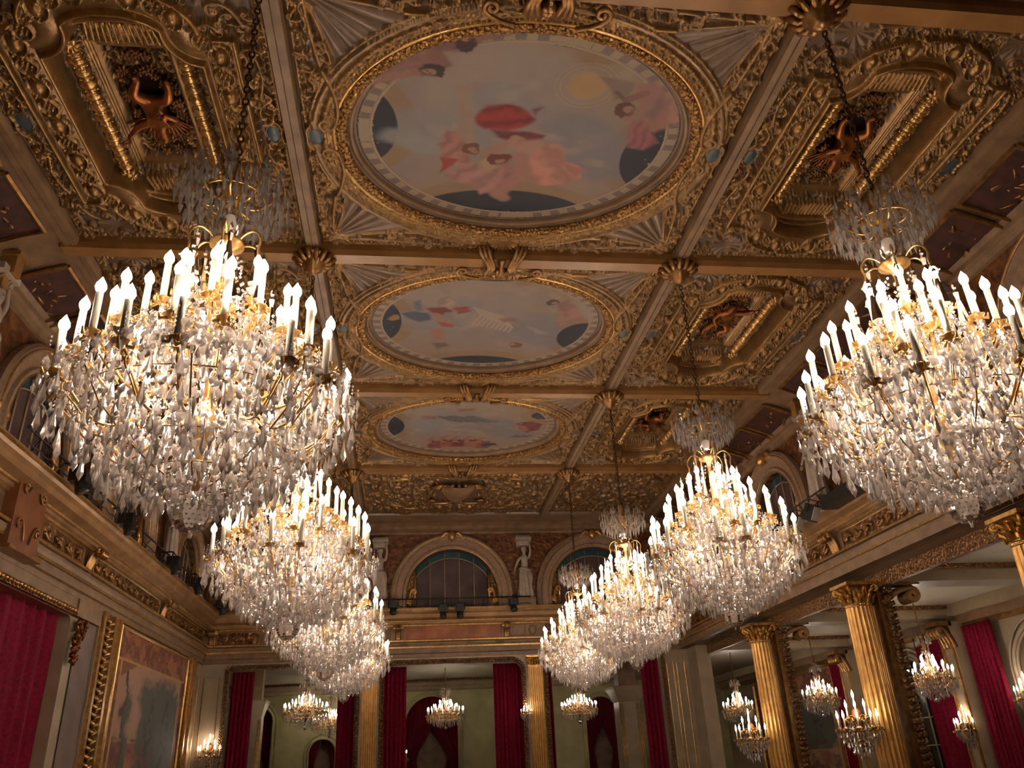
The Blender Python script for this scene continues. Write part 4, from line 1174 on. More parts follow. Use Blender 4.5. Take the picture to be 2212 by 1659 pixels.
        for q in range(int(n * 1.9)):
            a = 2 * PI * (q + r_.random() * .7) / int(n * 1.9); rr_ = rr * r_.uniform(.93, 1.03); x, y = rr_ * math.cos(a), rr_ * math.sin(a); zz_ = z(zz) + r_.uniform(-.06, .06)
            crystal(ms, (x, y, zz_), r_.uniform(.014, .031), h * r_.uniform(.45, 1.1), r_.choice((4, 5, 6)), r_.choice((.35, .7)), r_.random())
            if r_.random() < .7: rosette(ms, (x, y, zz_ + .04), r_.uniform(.02, .055), a)
            for b_ in range(r_.randint(0, 4)): crystal(ms, (x, y, zz_ + .10 + b_ * .035), .010, .03, 4, .5)
    ms = mi
    # swags of beads between the tiers
    for (ra, za), (rb, zb_), n in (((1.17, .353), (1.05, .385), 12), ((1.05, .385), (.84, .412), 12), ((.84, .412), (.60, .44), 12), ((.6, .44), (.36, .468), 10), ((1.17, .343), (.70, .29), 16), ((.7, .29), (.2, .262), 12), ((.36, .468), (.12, .53), 10)):
        for q in range(n):
            a = 2 * PI * (q + .25) / n; b = a + 2 * PI / n * .6
            for k in range(9):
                t_ = k / 8; rr = ra + (rb - ra) * t_; aa = a + (b - a) * t_; zz = z(za) + (z(zb_) - z(za)) * t_ - .14 * math.sin(PI * t_) + .02
                crystal(ms, (rr * math.cos(aa), rr * math.sin(aa), zz), .019, .045, 4, .5, t_)
    o = mi.build('crystal_strands', CRYSTAL, t); o['kind'] = 'stuff'
    o = mo.build('outer_crystal_drops', CLEAR, t); o['kind'] = 'stuff'
    # basket ribs and ball
    bk = MB()
    for q in range(8):
        a = 2 * PI * q / 8; bk.tube([(rr * math.cos(a), rr * math.sin(a), z(zz)) for rr, zz in ((1.10, .345), (.95, .318), (.7, .293), (.45, .276), (.2, .264), (.05, .260))], .008, 5)
    for rr, zz in ((1.02, .338), (.70, .296), (.42, .275)):
        bk.tube([(rr * math.cos(2 * PI * q / 40), rr * math.sin(2 * PI * q / 40), z(zz)) for q in range(41)], .006, 5)
    bk.build('basket_frame', GOLD, t)
    bl = MB(); br, bc = .15, z(.2535) - .12
    bl.lathe([(.02, z(.262)), (.03, bc + br)] + [(br * math.sin(PI * k / 12), bc + br * math.cos(PI * k / 12)) for k in range(1, 12)] + [(.02, bc - br - .01), (.012, bc - br - .05)], 18, smooth=False, mod=lambda a, zz: 1 + .05 * math.cos(9 * a))
    for k in range(2, 11):
        for q in range(18):
            th, ph = PI * k / 12, 2 * PI * (q + .5 * (k % 2)) / 18; crystal(bl, (br * 1.04 * math.sin(th) * math.cos(ph), br * 1.04 * math.sin(th) * math.sin(ph), bc + br * 1.04 * math.cos(th) + .012), .013, .024, 4, .5)
    bl.build('crystal_ball', CLEAR, t)
    for rr, zz, n in ((1.12, .405, 5), (.80, .46, 4), (.45, .51, 3), (.15, .42, 2), (.72, .37, 5), (.40, .33, 3), (.95, .335, 4)):
        for q in range(n):
            a = 2 * PI * q / n + rr * 3; ld = bpy.data.lights.new('candle_light', 'POINT'); ld.energy = E_BIG * (1.1 if zz in (.42, .37) else .8 if zz < .34 else .9); ld.color = LIGHT; ld.shadow_soft_size = .06
            o = bpy.data.objects.new('candle_light', ld); COL.objects.link(o); o.parent = t; o.location = (rr * math.cos(a), rr * math.sin(a), z(zz))
    return t


GC = great_chandelier()
order = ['nearest', 'second', 'third', 'fourth and farthest']
for x, sd in ((XL, 'left'), (XR, 'right')):
    for j in range(4):
        place(GC, USED, W(x, YR[j + 1], .992), rnd.uniform(0, 6), f'great candle chandelier of crystal and gilt branches, {order[j]} in the {sd} row', 'great crystal chandeliers in two rows')


# ------------------------------------------------------------------ small chandeliers and sconces
def small_chandelier(name, H, R, nc):
    """origin at the ceiling hook; H down to the lowest ball"""
    t = thing(name, '', 'chandelier'); r_ = random.Random(4)
    zb = -H; B = lambda q: zb + q       # height above the ball
    st = MB(); st.tube([(0, 0, 0), (0, 0, B(1.80))], .018, 6); st.lathe([(.02, B(1.82)), (.10, B(1.78)), (.02, B(1.7)), (.06, B(1.5)), (.02, B(1.3)), (.05, B(.9)), (.14, B(.5)), (.03, B(.3)), (.02, B(.18))], 12); st.build('stem', GOLD, t)
    cme, bme = candle_meshes(.16, .016); tiers = [(R, .62, nc), (R * .66, .76, nc * 2 // 3), (R * .35, .92, nc // 3)]
    for ti, (rr, zz, n) in enumerate(tiers):
        am = arm_mesh(.04, B(zz - .1), rr, B(zz), .012)
        for q in range(n):
            a = 2 * PI * (q + .5 * (ti % 2)) / n; o = link('arm', am, t); o.rotation_euler = (0, 0, a)
            c = link('candle', cme, t); c.location = (rr * math.cos(a), rr * math.sin(a), B(zz) + .03); link('bulb', bme, c)
    ms = MB()
    for rr, zz, n, h in ((1.05, .58, 30, .2), (1.0, .5, 28, .2), (.85, .42, 26, .2), (.68, .34, 22, .18), (.5, .28, 18, .16), (.32, .22, 12, .14), (.7, .66, 22, .2), (.5, .8, 18, .2), (.36, .98, 14, .22), (.26, 1.2, 10, .22), (.18, 1.42, 8, .2), (.34, 1.66, 14, .2), (.24, 1.72, 10, .18), (.4, .5, 14, .2), (.2, .7, 8, .2)):
        for q in range(n):
            a = 2 * PI * (q + r_.random() * .5) / n; p = (rr * R * math.cos(a), rr * R * math.sin(a), B(zz) + r_.uniform(-.04, .04))
            crystal(ms, p, r_.uniform(.018, .026), h * r_.uniform(.7, 1.1), r_.choice((4, 5)), r_.choice((.35, .7)), r_.random())
            if r_.random() < .5: rosette(ms, (p[0], p[1], p[2] + .03), .035, a)
    o = ms.build('crystal_drops', CRYSTAL, t); o['kind'] = 'stuff'
    bl = MB(); bl.lathe([(.01, B(.16))] + [(.07 * math.sin(PI * k / 8), B(.08) + .07 * math.cos(PI * k / 8)) for k in range(1, 8)] + [(.01, B(0))], 12, smooth=False); bl.build('crystal_ball', CRYSTAL, t)
    for dz in (.98,):
        ld = bpy.data.lights.new('candle_light', 'POINT'); ld.energy = E_SMALL * (1.5 if R < .7 else 1); ld.color = LIGHT; ld.shadow_soft_size = .12
        o = bpy.data.objects.new('candle_light', ld); COL.objects.link(o); o.parent = t; o.location = (0, 0, B(dz))
    return t


ZB = .50          # ceiling of the rooms beyond
SC1 = small_chandelier('crystal_chandelier', (ZB - .19) * S, .80, 18)
place(SC1, USED, W(.205, 4.62, ZB), .3, 'small crystal chandelier seen through the middle doorway at the far end', 'chandeliers in the far rooms')
place(SC1, USED, W(.930, 4.62, ZB), .8, 'small crystal chandelier seen through the right doorway at the far end', 'chandeliers in the far rooms')
place(SC1, USED, W(-.43, 4.98, ZB), 1.3, 'small crystal chandelier in the left far doorway, right one of the overlapping pair', 'chandeliers in the far rooms')
place(SC1, USED, W(-.455, 4.0, ZB), .1, 'small crystal chandelier in the left far doorway, left one of the overlapping pair', 'chandeliers in the far rooms')
ZA = .46
SC2 = small_chandelier('crystal_chandelier', (ZA - .12) * S, .58, 12)
place(SC2, USED, W(1.697, 2.588, ZA), .3, 'small crystal chandelier in the side gallery, right of the nearer gilt column', 'chandeliers in the side gallery')
place(SC2, USED, W(1.70, 3.38, ZA), .9, 'small crystal chandelier in the side gallery, between the two gilt columns', 'chandeliers in the side gallery')
place(SC2, USED, W(1.70, 1.81, ZA), 2.2, 'small crystal chandelier added unseen past the right edge to light the gallery beams', 'chandeliers in the side gallery')  # extra chandelier out of view, added to light the near gallery beams
place(SC2, USED, W(1.573, 3.97, ZA), .5, 'small crystal chandelier in the side gallery, left of the farther gilt column', 'chandeliers in the side gallery')


def sconce():
    """wall light: plate on the wall (y=0), branches out to -y"""
    t = thing('candle_sconce', '', 'wall light'); r_ = random.Random(8)
    p = MB(); p.lathe([(.02, -.40), (.07, -.3), (.05, -.1), (.10, .05), (.06, .2), (.09, .3), (.02, .42)], 10, Matrix.Scale(.5, 4, (0, 1, 0))); 
    for s in (-1, 1): p.tube([(a, -.03, b) for a, b in scroll_pts((0, -.1), (s * .2, .0), (s * .16, .2), s, .07)], .018, 6)
    p.build('back_plate', BRONZE, t)
    cme, bme = candle_meshes(.15, .015); am = arm_mesh(.02, -.12, .36, .02, .013); am2 = arm_mesh(.02, 0, .20, .20, .012)
    for me, rr, zz, angs in ((am, .36, .02, (-2.9, -2.3, -1.57, -.85, -.25)), (am2, .20, .20, (-2.5, -1.57, -.6))):
        for a in angs:
            o = link('arm', me, t); o.rotation_euler = (0, 0, a); c = link('candle', cme, t); c.location = (rr * math.cos(a), rr * math.sin(a), zz + .03); link('bulb', bme, c)
    c = link('candle', cme, t); c.location = (0, -.08, .40); link('bulb', bme, c)
    ms = MB()
    for rr, zz, n in ((.38, -.02, 12), (.32, -.1, 12), (.26, -.18, 10), (.18, -.28, 8), (.1, -.36, 5), (.2, .1, 8)):
        for q in range(n):
            a = -PI * (q + .5) / n; crystal(ms, (rr * math.cos(a), rr * math.sin(a), zz), .022, r_.uniform(.1, .18), 5, .7); rosette(ms, (rr * math.cos(a), rr * math.sin(a), zz + .03), .03, a)
    ms.build('crystal_drops', CRYSTAL, t)['kind'] = 'stuff'
    ld = bpy.data.lights.new('candle_light', 'POINT'); ld.energy = E_SCONCE; ld.color = LIGHT; ld.shadow_soft_size = .1
    o = bpy.data.objects.new('candle_light', ld); COL.objects.link(o); o.parent = t; o.location = (0, -.42, .42)
    return t


SC = sconce()
CRAD = .038
XC = 1.245
for (loc, rz, lab) in (
        (W(-.775, YF - .012, .09), 0, 'candle sconce with crystals on the cream far wall, left of the curtained mirrors'),
        (W(1.148, 2.815, .045), -.5, 'candle sconce on the farther gilt column of the side gallery'),
        (W(1.158, 2.125, .045), -.5, 'candle sconce on the nearer gilt column of the side gallery'),
        (W(1.928, 2.80, .040), PI / -2, 'candle sconce on the console pilaster of the gallery wall, before the crimson curtain'),
        (W(1.985, 2.53, .12), PI / -2, 'candle sconce cut by the right edge of the picture'),
        (W(.500, YF - .012, .195), 0, 'small candle sconce between the crimson curtain and the right gilt pilaster') ):
    place(SC, USED, loc, rz, lab, 'candle sconces on walls and columns', .55 if 'small' in lab else 1.15 if 'column' in lab else 1)


# ------------------------------------------------------------------ columns
def fluted_column(r, z0, z1, flat=False):
    n = 20
    mb = MB(); H = (z1 - z0) * S; capH = .55 * r * S / .38
    nn = n * 6
    prof = [(1, 0), (1, .02), (.99, .3), (.95, 1)]
    R_ = r * S

    def mod(a, z): return 1 - .07 * abs(math.sin(a * n / 2)) ** .6
    mb.lathe([(R_ * 1.0, 0), (R_ * .99, (H - capH) * .5), (R_ * .92, H - capH)], nn, mod=mod, smooth=False)
    rg = MB()
    for zz, q in ((H - capH, 1.02), (H - capH - .06, .98)): rg.lathe([(R_ * .9, zz - .02), (R_ * q, zz), (R_ * .9, zz + .02)], 24)
    cp = MB(); z = H - capH
    cp.lathe([(R_ * .9, z), (R_ * .95, z + capH * .1), (R_ * .95, z + capH * .5), (R_ * 1.2, z + capH * .86)], 20)
    for row, (zz, out, n_) in enumerate(((z, .32, 10), (z + capH * .3, .42, 10))):
        for k in range(n_):
            a = 2 * PI * (k + .5 * row) / n_; c_, s_ = math.cos(a), math.sin(a)
            cp.tube([(c_ * R_ * .95, s_ * R_ * .95, zz), (c_ * R_ * 1.08, s_ * R_ * 1.08, zz + capH * .3), (c_ * R_ * (1 + out), s_ * R_ * (1 + out), zz + capH * .38), (c_ * R_ * (1 + out * .8), s_ * R_ * (1 + out * .8), zz + capH * .28)], [.06, .06, .045, .02], 6)
    for k in range(4):
        a = PI / 4 + k * PI / 2; c_, s_ = math.cos(a), math.sin(a)
        cp.tube([(c_ * q[0], s_ * q[0], q[1]) for q in scroll_pts((R_ * .9, z + capH * .45), (R_ * 1.1, z + capH * .8), (R_ * 1.35, z + capH * .84), -1, .075)], .035, 6)
    ab = MB(); q = R_ * 1.28; ab.box(-q, q, -q, q, H - .07, H)
    return mb, rg, cp, ab


cs = fluted_column(CRAD, ZFL + .02, .438)
PIL = thing('column', '', 'column')
for nme, m_, q in zip(('fluted_shaft', 'neck_ring', 'leaf_capital', 'abacus'), (mat('column_gilding', srgb(224, 170, 94), srgb(200, 146, 76), rough=.36, metal=.55, bump=.03, bscale=10), GOLDB, mat('capital_gilding', srgb(222, 170, 84), srgb(160, 106, 44), rough=.3, metal=.8, bump=.3, bscale=14), GOLDB), cs): q.build(nme, m_, PIL)
bs = MB(); q = CRAD * S; bs.lathe([(q * 1.35, 0), (q * 1.35, .1), (q * 1.2, .16), (q * 1.25, .22), (q * 1.02, .28)], 24); bs.build('base', GOLDB, PIL)
for y, lab in ((.773, 'fluted gilt column of the side gallery, beside the viewer outside the picture'), (1.461, 'fluted gilt column at the right edge, only its leafy capital in view'), (2.149, 'tall fluted gilt column of the side gallery, nearer of the two in full view'), (2.837, 'tall fluted gilt column of the side gallery, farther of the two in full view')):
    place(PIL, USED, W(XC, y, ZFL), 0, lab, 'gilt columns along the side gallery')


# flat pilasters on the far wall
def pilaster_parts(w, z0, z1, nf=7):
    H = (z1 - z0) * S; a = w * S / 2; cH = .36; b = MB(); b.box(-a, a, -.14, 0, 0, H - cH)
    f = MB()
    for k in range(nf):
        x = -a + (k + .5) * 2 * a / nf; rr = a / nf * .62
        f.lathe([(rr, .15), (rr, H - cH - .12), (rr * .3, H - cH - .04)], 8, Matrix.Translation((x, -.14, 0)))
    c = MB(); c.box(-a * 1.05, a * 1.05, -.17, 0, H - cH, H - cH + .05); c.box(-a * 1.25, a * 1.25, -.24, 0, H - .06, H)
    for k in range(5):
        x = -a + (k + .5) * 2 * a / 5; c.tube([(x, -.15, H - cH + .04), (x, -.18, H - cH + .16), (x, -.27, H - cH + .2), (x, -.25, H - cH + .15)], [.05, .05, .04, .02], 6)
    for s in (-1, 1): c.tube([(s * q0, -.2, q1) for q0, q1 in scroll_pts((.0, H - .2), (a * .6, H - .08), (a * 1.0, H - .1), -1, .07)], .035, 6)
    return b, f, c


PW = thing('pilaster', '', 'pilaster')
for nme, m_, q in zip(('shaft', 'fluting', 'capital'), (mat('pilaster_gilding', srgb(214, 160, 88), srgb(196, 142, 74), rough=.4, metal=.4, bump=.03, bscale=10), MATS['column_gilding'], MATS['capital_gilding']), pilaster_parts(.062, ZFL, .430)): q.build(nme, m_, PW)
for x, lab in ((-.155, 'flat fluted gilt pilaster left of the middle far doorway'), (.547, 'flat fluted gilt pilaster right of the middle far doorway')):
    place(PW, USED, W(x, YF - .002, ZFL), 0, lab, 'gilt pilasters on the far wall')


# gilded garland borders round the far openings
def garland(F, pts, label, r=.055, step=.085, side=0., seed=1):
    """leafy gilt rope along pts (layout x,z)"""
    mb = MB(); r_ = random.Random(seed); P = [F(a, b, .012) for a, b in pts]; L = [0]
    for a, b in zip(P[:-1], P[1:]): L.append(L[-1] + (b - a).length)
    n = int(L[-1] / step)
    for k in range(n):
        s = L[-1] * k / n; i = max(q for q in range(len(L)) if L[q] <= s); i = min(i, len(P) - 2); u = (s - L[i]) / max(1e-6, L[i + 1] - L[i]); c = P[i].lerp(P[i + 1], u); d = (P[i + 1] - P[i]).normalized()
        o = (F(.3, .3, .02) - F(.3, .3, 0)).normalized(); t = d.cross(o)
        for sg in (-1, 1):
            mb.tube([c, c + t * sg * r * 1.1 + d * .05 + o * .05, c + t * sg * r * 1.5 + d * .10 + o * .02], [r * .5, r * .45, r * .15], 5)
        mb.tube([c, c + d * step * 1.1 + o * .03], [r * .55, r * .35], 6)
    o = mb.build('garland_border', CARVEF); return tag(o, label, 'garland border', 'gilt garland borders')


def op_path(a, b, t, r, z0, left=True, right=True):
    pts = []
    if left: pts += [(a, z0)]
    pts += [(a + r - r * math.cos(PI / 2 * k / 8), t - r + r * math.sin(PI / 2 * k / 8)) for k in range(9)]
    pts += [(b - r + r * math.sin(PI / 2 * k / 8), t - r + r * math.cos(PI / 2 * k / 8)) for k in range(9)]
    if right: pts += [(b, z0)]
    return pts


for (a, b, t_, r), n in zip(OPF, ('left', 'middle', 'right')):
    garland(F_far, op_path(a, b, t_ + .004, r, ZFL + .1), f'carved gilt leaf border round the {n} doorway of the far wall', seed=3)
# thin gilt panel mouldings on cream walls
def panel(F, a, b, z0, z1, label, m=GOLDB, th=.018, d=.004, top=True):
    mb = MB(); q = [F(a, z0, d), F(a, z1, d), F(b, z1, d), F(b, z0, d)]; mb.tube(q, th, 6, smooth=False)
    return tag(mb.build('panel_moulding', m), label, 'panel moulding', 'gilt panel mouldings on the walls')


panel(F_far, -.825, -.765, ZFL + .05, .385, 'thin gilt panel moulding in the far left corner of the far wall')
panel(F_far, 1.135, 1.165, ZFL + .05, .385, 'thin gilt panel moulding on the far wall, right of the right doorway')
panel(F_far, 1.18, 1.215, ZFL + .05, .385, 'thin gilt panel moulding in the far right corner of the far wall')
# frieze panels on the far wall
mb = MB(); mb.add([F_far(a, z, d) for a, z, d in ((-.02, .515, .010), (.415, .515, .010), (.415, .567, .010), (-.02, .567, .010))], [(0, 1, 2, 3)])
fp = thing('marble_plaque', 'long plain brown marble panel in the middle of the far frieze', 'wall panel', F_far(.2, .54, 0)); fp['org'] = tuple(F_far(.2, .54, 0))
mb = MB()
a0, a1, b0, b1 = F_far(-.012, .513, .008), F_far(.405, .513, .008), F_far(.405, .566, .014), F_far(-.012, .566, .014)
mb.box(a0.x, a1.x, a0.y - .03, a0.y + .05, a0.z, b1.z); mb.build('slab', MARBLE, fp)
mb = MB(); mb.tube([F_far(-.014, .511, .013), F_far(-.014, .568, .013), F_far(.407, .568, .013), F_far(.407, .511, .013), F_far(-.014, .511, .013)], .02, 6, smooth=False); mb.build('frame', GOLDB, fp)


def frieze_relief(F, a, b, label, grp, seed, z0=.512, z1=.562, m=None):
    r_ = random.Random(seed); mb = MB(); mb.add([F(a, z0, .0095), F(b, z0, .0095), F(b, z1, .0095), F(a, z1, .0095), F(a, z0, .006), F(b, z0, .006), F(b, z1, .006), F(a, z1, .006)], [(0, 1, 2, 3), (0, 4, 5, 1), (3, 2, 6, 7), (0, 3, 7, 4), (1, 5, 6, 2)])
    t = thing('frieze_relief', label, 'relief panel', F((a + b) / 2, z0, 0), grp); t['org'] = tuple(F((a + b) / 2, z0, 0))
    mb.build('ground', m or CARVE, t); q = MB(); n = max(2, int((b - a) / .055))
    for k in range(n):
        x = a + (k + .5) * (b - a) / n; h = (z1 - z0) * .28; s = 1 if k % 2 else -1
        q.tube([F(x + u, (z0 + z1) / 2 + s * v, .012) for u, v in scroll_pts((-.024, 0), (-.004, .016), (.010, .006), -1, .008, 1.5)], .045, 6)
        for j in range(3): q.tube([F(x, (z0 + z1) / 2, .011), F(x + r_.uniform(-.02, .02), (z0 + z1) / 2 + r_.uniform(-h, h), .014)], [.05, .02], 5)
    q.build('scroll_ornament', GOLD, t)
    q = MB(); q.tube([F(a, z0, .010), F(a, z1, .010), F(b, z1, .010), F(b, z0, .010), F(a, z0, .010)], .018, 6, smooth=False); q.build('frame', GOLDB, t)
    return t


G_FR = 'gilt relief panels in the frieze'
frieze_relief(F_far, -.79, -.62, 'gilt relief panel of the far frieze, leftmost by the corner bracket', G_FR, 1)
frieze_relief(F_far, -.58, -.20, 'long gilt relief panel of the far frieze behind the left chandeliers', G_FR, 2)
frieze_relief(F_far, .60, 1.0, 'long gilt relief panel of the far frieze behind the right chandeliers', G_FR, 3)
frieze_relief(F_far, 1.03, 1.19, 'gilt relief panel of the far frieze, rightmost by the corner', G_FR, 4)
for a, b, n in ((-.135, -.072, 'left'), (.452, .512, 'right')):
    mb = MB(); mb.tube([F_far(a, .518, .010), F_far(a, .562, .010), F_far(b, .562, .010), F_far(b, .518, .010), F_far(a, .518, .010)], .014, 6, smooth=False)
    tag(mb.build('panel_moulding', GOLDB), f'small square gilt moulding in the far frieze, {n} of the marble panel', 'panel moulding', 'gilt panel mouldings on the walls')
mb = MB(); mb.tube([F_far(.545 + .014 * math.cos(2 * PI * k / 24), .540 + .019 * math.sin(2 * PI * k / 24), .012) for k in range(25)], .03, 6)
tag(mb.build('wreath', OCHRE), 'small oval laurel wreath in the far frieze above the right pilaster', 'wall ornament')


# scroll brackets in the frieze
def bracket(F, x, label, grp='scroll brackets in the frieze', z0=.508, w=.16):
    t = thing('frieze_bracket', label, 'bracket', F(x, z0, 0), grp); t['org'] = tuple(F(x, z0, 0)); h = .068
    U = (F(x + .1, z0, 0) - F(x, z0, 0)).normalized(); V = (F(x, z0, .1) - F(x, z0, 0)).normalized(); O = F(x, z0, 0)
    a = MB()
    side = scroll_pts((.10, .02), (.14, .35), (.30, .46), -1, .09)
    for k in range(5): a.tube([O + U * ((k - 2) * w * .22) + V * p + Vector((0, 0, q)) for p, q in side], .04, 6)
    a.build('scroll_body', GOLD, t)
    b = MB()
    for k in range(7):
        an = PI * k / 6; b.tube([O + V * .28 + Vector((0, 0, .4)), O + V * .34 + U * math.cos(an) * .22 + Vector((0, 0, .40 + .16 * math.sin(an)))], [.05, .035], 6)
    b.build('leaves', GOLDB, t)
    return t


bracket(F_far, -.098 + .058, 'scrolled gilt bracket in the far frieze, just left of the marble panel', w=.14)
bracket(F_far, .430, 'scrolled gilt bracket in the far frieze, just right of the marble panel', w=.14)
bracket(F_far, -.81, 'gilt leafy bracket in the far left corner under the cornice')
for y, n in ((1.46, 'nearest'), (2.215, 'second'), (2.93, 'third')):
    bracket(F_left, y, f'gilt scrolled bracket in the left frieze, {n} from the viewer', w=.3)
    bracket(F_right, y - .05, f'gilt scrolled bracket in the right frieze, {n} from the viewer', w=.3)
for i, (a, b) in enumerate(((.9, 1.42), (1.92, 2.18), (2.26, 2.89), (2.97, 3.55))):
    frieze_relief(F_left, a, b, f'gilt scrollwork panel in the left frieze, {["nearest","second","third","farthest"][i]} from the viewer', G_FR, 10 + i)
for i, (a, b) in enumerate(((.9, 1.38), (1.45, 2.12), (2.20, 2.84), (2.92, 3.5))):
    frieze_relief(F_right, a, b, f'gilt scrollwork panel in the right frieze, {["nearest","second","third","farthest"][i]} from the viewer', G_FR, 20 + i)
# projecting block of the left entablature
t = thing('entablature_block', 'brown marbled block projecting from the left entablature below the first spotlight', 'wall block', F_left(1.80, .44, 0)); t['org'] = tuple(F_left(1.8, .44, 0))
mb = MB(); mb.box((XW0 + .003) * S, (XW0 + .034) * S, 1.72 * S, 1.86 * S, .455 * S + ZC, .640 * S + ZC); mb.build('block', mat('block_marble', srgb(150, 92, 54), srgb(116, 66, 38), rough=.4, bump=.1, bscale=4), t)
mb = MB(); mb.box((XW0 + .003) * S, (XW0 + .048) * S, 1.71 * S, 1.87 * S, .6405 * S + ZC, .650 * S + ZC); mb.build('top_moulding', GOLD, t); mb = MB(); mb.box((XW0 + .003) * S, (XW0 + .044) * S, 1.71 * S, 1.87 * S, .448 * S + ZC, .456 * S + ZC); mb.build('bottom_moulding', GOLD, t)
mb = MB()
for sg, z0_ in ((1, .475), (-1, .615)):
    for y0_, sd_ in ((1.775, -1), (1.805, 1)): mb.tube([F_left(y0_, z0_, .038) + Vector((0, u, v)) for u, v in scroll_pts((0, 0), (sd_ * .05, sg * .25), (sd_ * .18, sg * .34), -sd_ * sg, .10)], .022, 5)
mb.build('scroll_relief', GOLD, t)

# lettering on the far architrave
for txt, x, z in (('OISE', -.035, .4945), ('TIBRE', .375, .4945)):
    cu = bpy.data.curves.new('inscription', 'FONT'); cu.body = txt; cu.size = .14; cu.extrude = .004; cu.align_x = 'LEFT'
    cu.materials.append(mat('dark_lettering', srgb(40, 20, 12), rough=.6)); o0 = bpy.data.objects.new('inscription', cu); COL.objects.link(o0); me = bpy.data.meshes.new_from_object(o0.evaluated_get(bpy.context.evaluated_depsgraph_get())); bpy.data.objects.remove(o0); o = link('inscription', me)
    o.location = F_far(x, z - .010, .0268); o.rotation_euler = (PI / 2, 0, 0); tag(o, f'small dark lettering {txt} on the moulding below the far frieze', 'inscription')


# ------------------------------------------------------------------ statues
SJ = [(0, 0, 1.05, .16, .13), (0, 0, 1.22, .13, .11), (0, -.02, 1.42, .155, .12), (0, 0, 1.56, .11, .08), (0, 0, 1.66, .055, .055), (0, -.02, 1.75, .075, .085), (0, -.02, 1.86, .09, .10), (0, -.01, 1.95, .05, .05),
      (.19, 0, 1.54, .065), (.25, -.03, 1.76, .05), (.24, -.02, 2.0, .038), (.22, -.02, 2.10, .04),
      (-.19, 0, 1.52, .065), (-.30, .0, 1.30, .05), (-.38, -.06, 1.10, .036), (-.41, -.09, 1.02, .036),
      (.09, 0, .98, .12), (.11, -.05, .58, .085), (.10, 0, .14, .05), (.11, -.12, .05, .04), (-.09, 0, .98, .12), (-.08, -.12, .58, .08), (-.06, -.02, .14, .05), (-.05, -.15, .05, .04)]
SB = [(0, 1), (1, 2), (2, 3), (3, 4), (4, 5), (5, 6), (6, 7), (3, 8), (8, 9), (9, 10), (10, 11), (3, 12), (12, 13), (13, 14), (14, 15), (0, 16), (16, 17), (17, 18), (18, 19), (0, 20), (20, 21), (21, 22), (22, 23)]
ST = thing('statue', '', 'statue')
body = link('body', skin_body('body', SJ, SB, STONE), ST)
fb = MB(); add_face(fb, (0, -.03, 1.82), .105, (0, -1, -.1))
for k in range(5):
    fb.tube([(.20 + .018 * k, -.03, 2.12), (.19 + .02 * k, -.05, 2.17 + (.02 if k == 2 else 0)), (.19 + .02 * k, -.07, 2.2)], [.014, .012, .008], 5)
    fb.tube([(-.41 - .008 * k + .02, -.09 - .01 * k + .02, 1.0), (-.42 - .008 * k + .02, -.10 - .01 * k + .02, .93), (-.41, -.11 - .01 * k + .02, .90)], [.014, .012, .008], 5)
fb.build('face', STONE, body)
hb = MB(); hb.lathe([(.07, 1.80), (.105, 1.86), (.105, 1.93), (.06, 1.985), (.01, 1.995)], 16, Matrix.Translation((0, .012, 0)), mod=lambda a, z: 1 + .06 * math.sin(a * 9 + z * 40)); hb.tube([(0, .10, 1.88), (0, .15, 1.84)], [.06, .04], 8); hb.build('hair', STONE, ST)
db = MB()
db.lathe([(.27, .0), (.28, .15), (.245, .5), (.225, .8), (.215, 1.0), (.20, 1.10), (.175, 1.16)], 56, Matrix.Scale(.72, 4, (0, 1, 0)), mod=lambda a, z: 1 + (.10 * math.sin(a * 9 + z * 1.3) + .05 * math.sin(a * 17 - z * 2)) * (1.1 - z * .6))
db.tube([(.20 * math.cos(a), .15 * math.sin(a) - .01, 1.10 + .04 * math.sin(a * 2)) for a in [2 * PI * k / 24 for k in range(25)]], .035, 7)
db.tube([(.18, -.08, 1.1), (.24, -.1, .8), (.22, -.08, .5)], [.05, .04, .02], 7); db.build('drapery', STONE, ST)
pb = MB(); pb.box(-.33, .33, -.22, .3, -.30, .02); pb.box(-.37, .37, -.26, .3, -.34, -.28); pb.build('plinth', TAUPE, ST)
pb = MB(); pb.box(-.26, .26, .02, .32, 2.02, 2.42); pb.box(-.30, .30, -.14, .32, 2.20, 2.32); pb.build('pilaster_head', STONE, ST)
SZ = .668
for x, lab in ((CX - .315 - .005, 'pale stone woman statue on the far ledge, left of the middle arched window'), (CX + .325, 'pale stone woman statue with raised arm, right of the middle arched window')):
    place(ST, USED, W(x, YF - .035, SZ), 0, lab, 'stone caryatids between the arched windows')
    sc_ = 1
for j, n in ((1, 'first'), (2, 'second'), (3, 'third')):
    for sd, x, rz in (('left', XW0 + .035, PI / 2), ('right', XW1 - .035, -PI / 2)):
        place(ST, USED, W(x, YR[j + 1] , SZ), rz, f'pale stone woman statue on the {sd} wall ledge under the {["","second","third","fourth"][j]} ceiling beam', 'stone caryatids between the arched windows')


# ------------------------------------------------------------------ stage lights on the ledge
def spot():
    t = thing('spotlight', '', 'stage light')
    b = MB(); b.box(-.13, .13, -.16, .16, -.08, .16); b.lathe([(.12, -.30), (.13, -.28), (.10, -.08), (.10, .0)], 16, Matrix.Rotation(-.35, 4, 'X')); b.build('housing', BLACK, t)
    y = MB(); y.tube([(-.17, 0, 0), (-.17, 0, .24), (.17, 0, .24), (.17, 0, 0)], .018, 6, smooth=False); y.tube([(0, 0, .24), (0, .05, .30), (0, .34, .30)], .022, 6); y.build('yoke', BLACK, t)
    l = MB(); l.lathe([(.01, -.305), (.11, -.305), (.11, -.295), (.01, -.295)], 16, Matrix.Rotation(-.35, 4, 'X')); l.build('lens', mat('dim_lens', srgb(70, 66, 64), rough=.2), t)
    return t


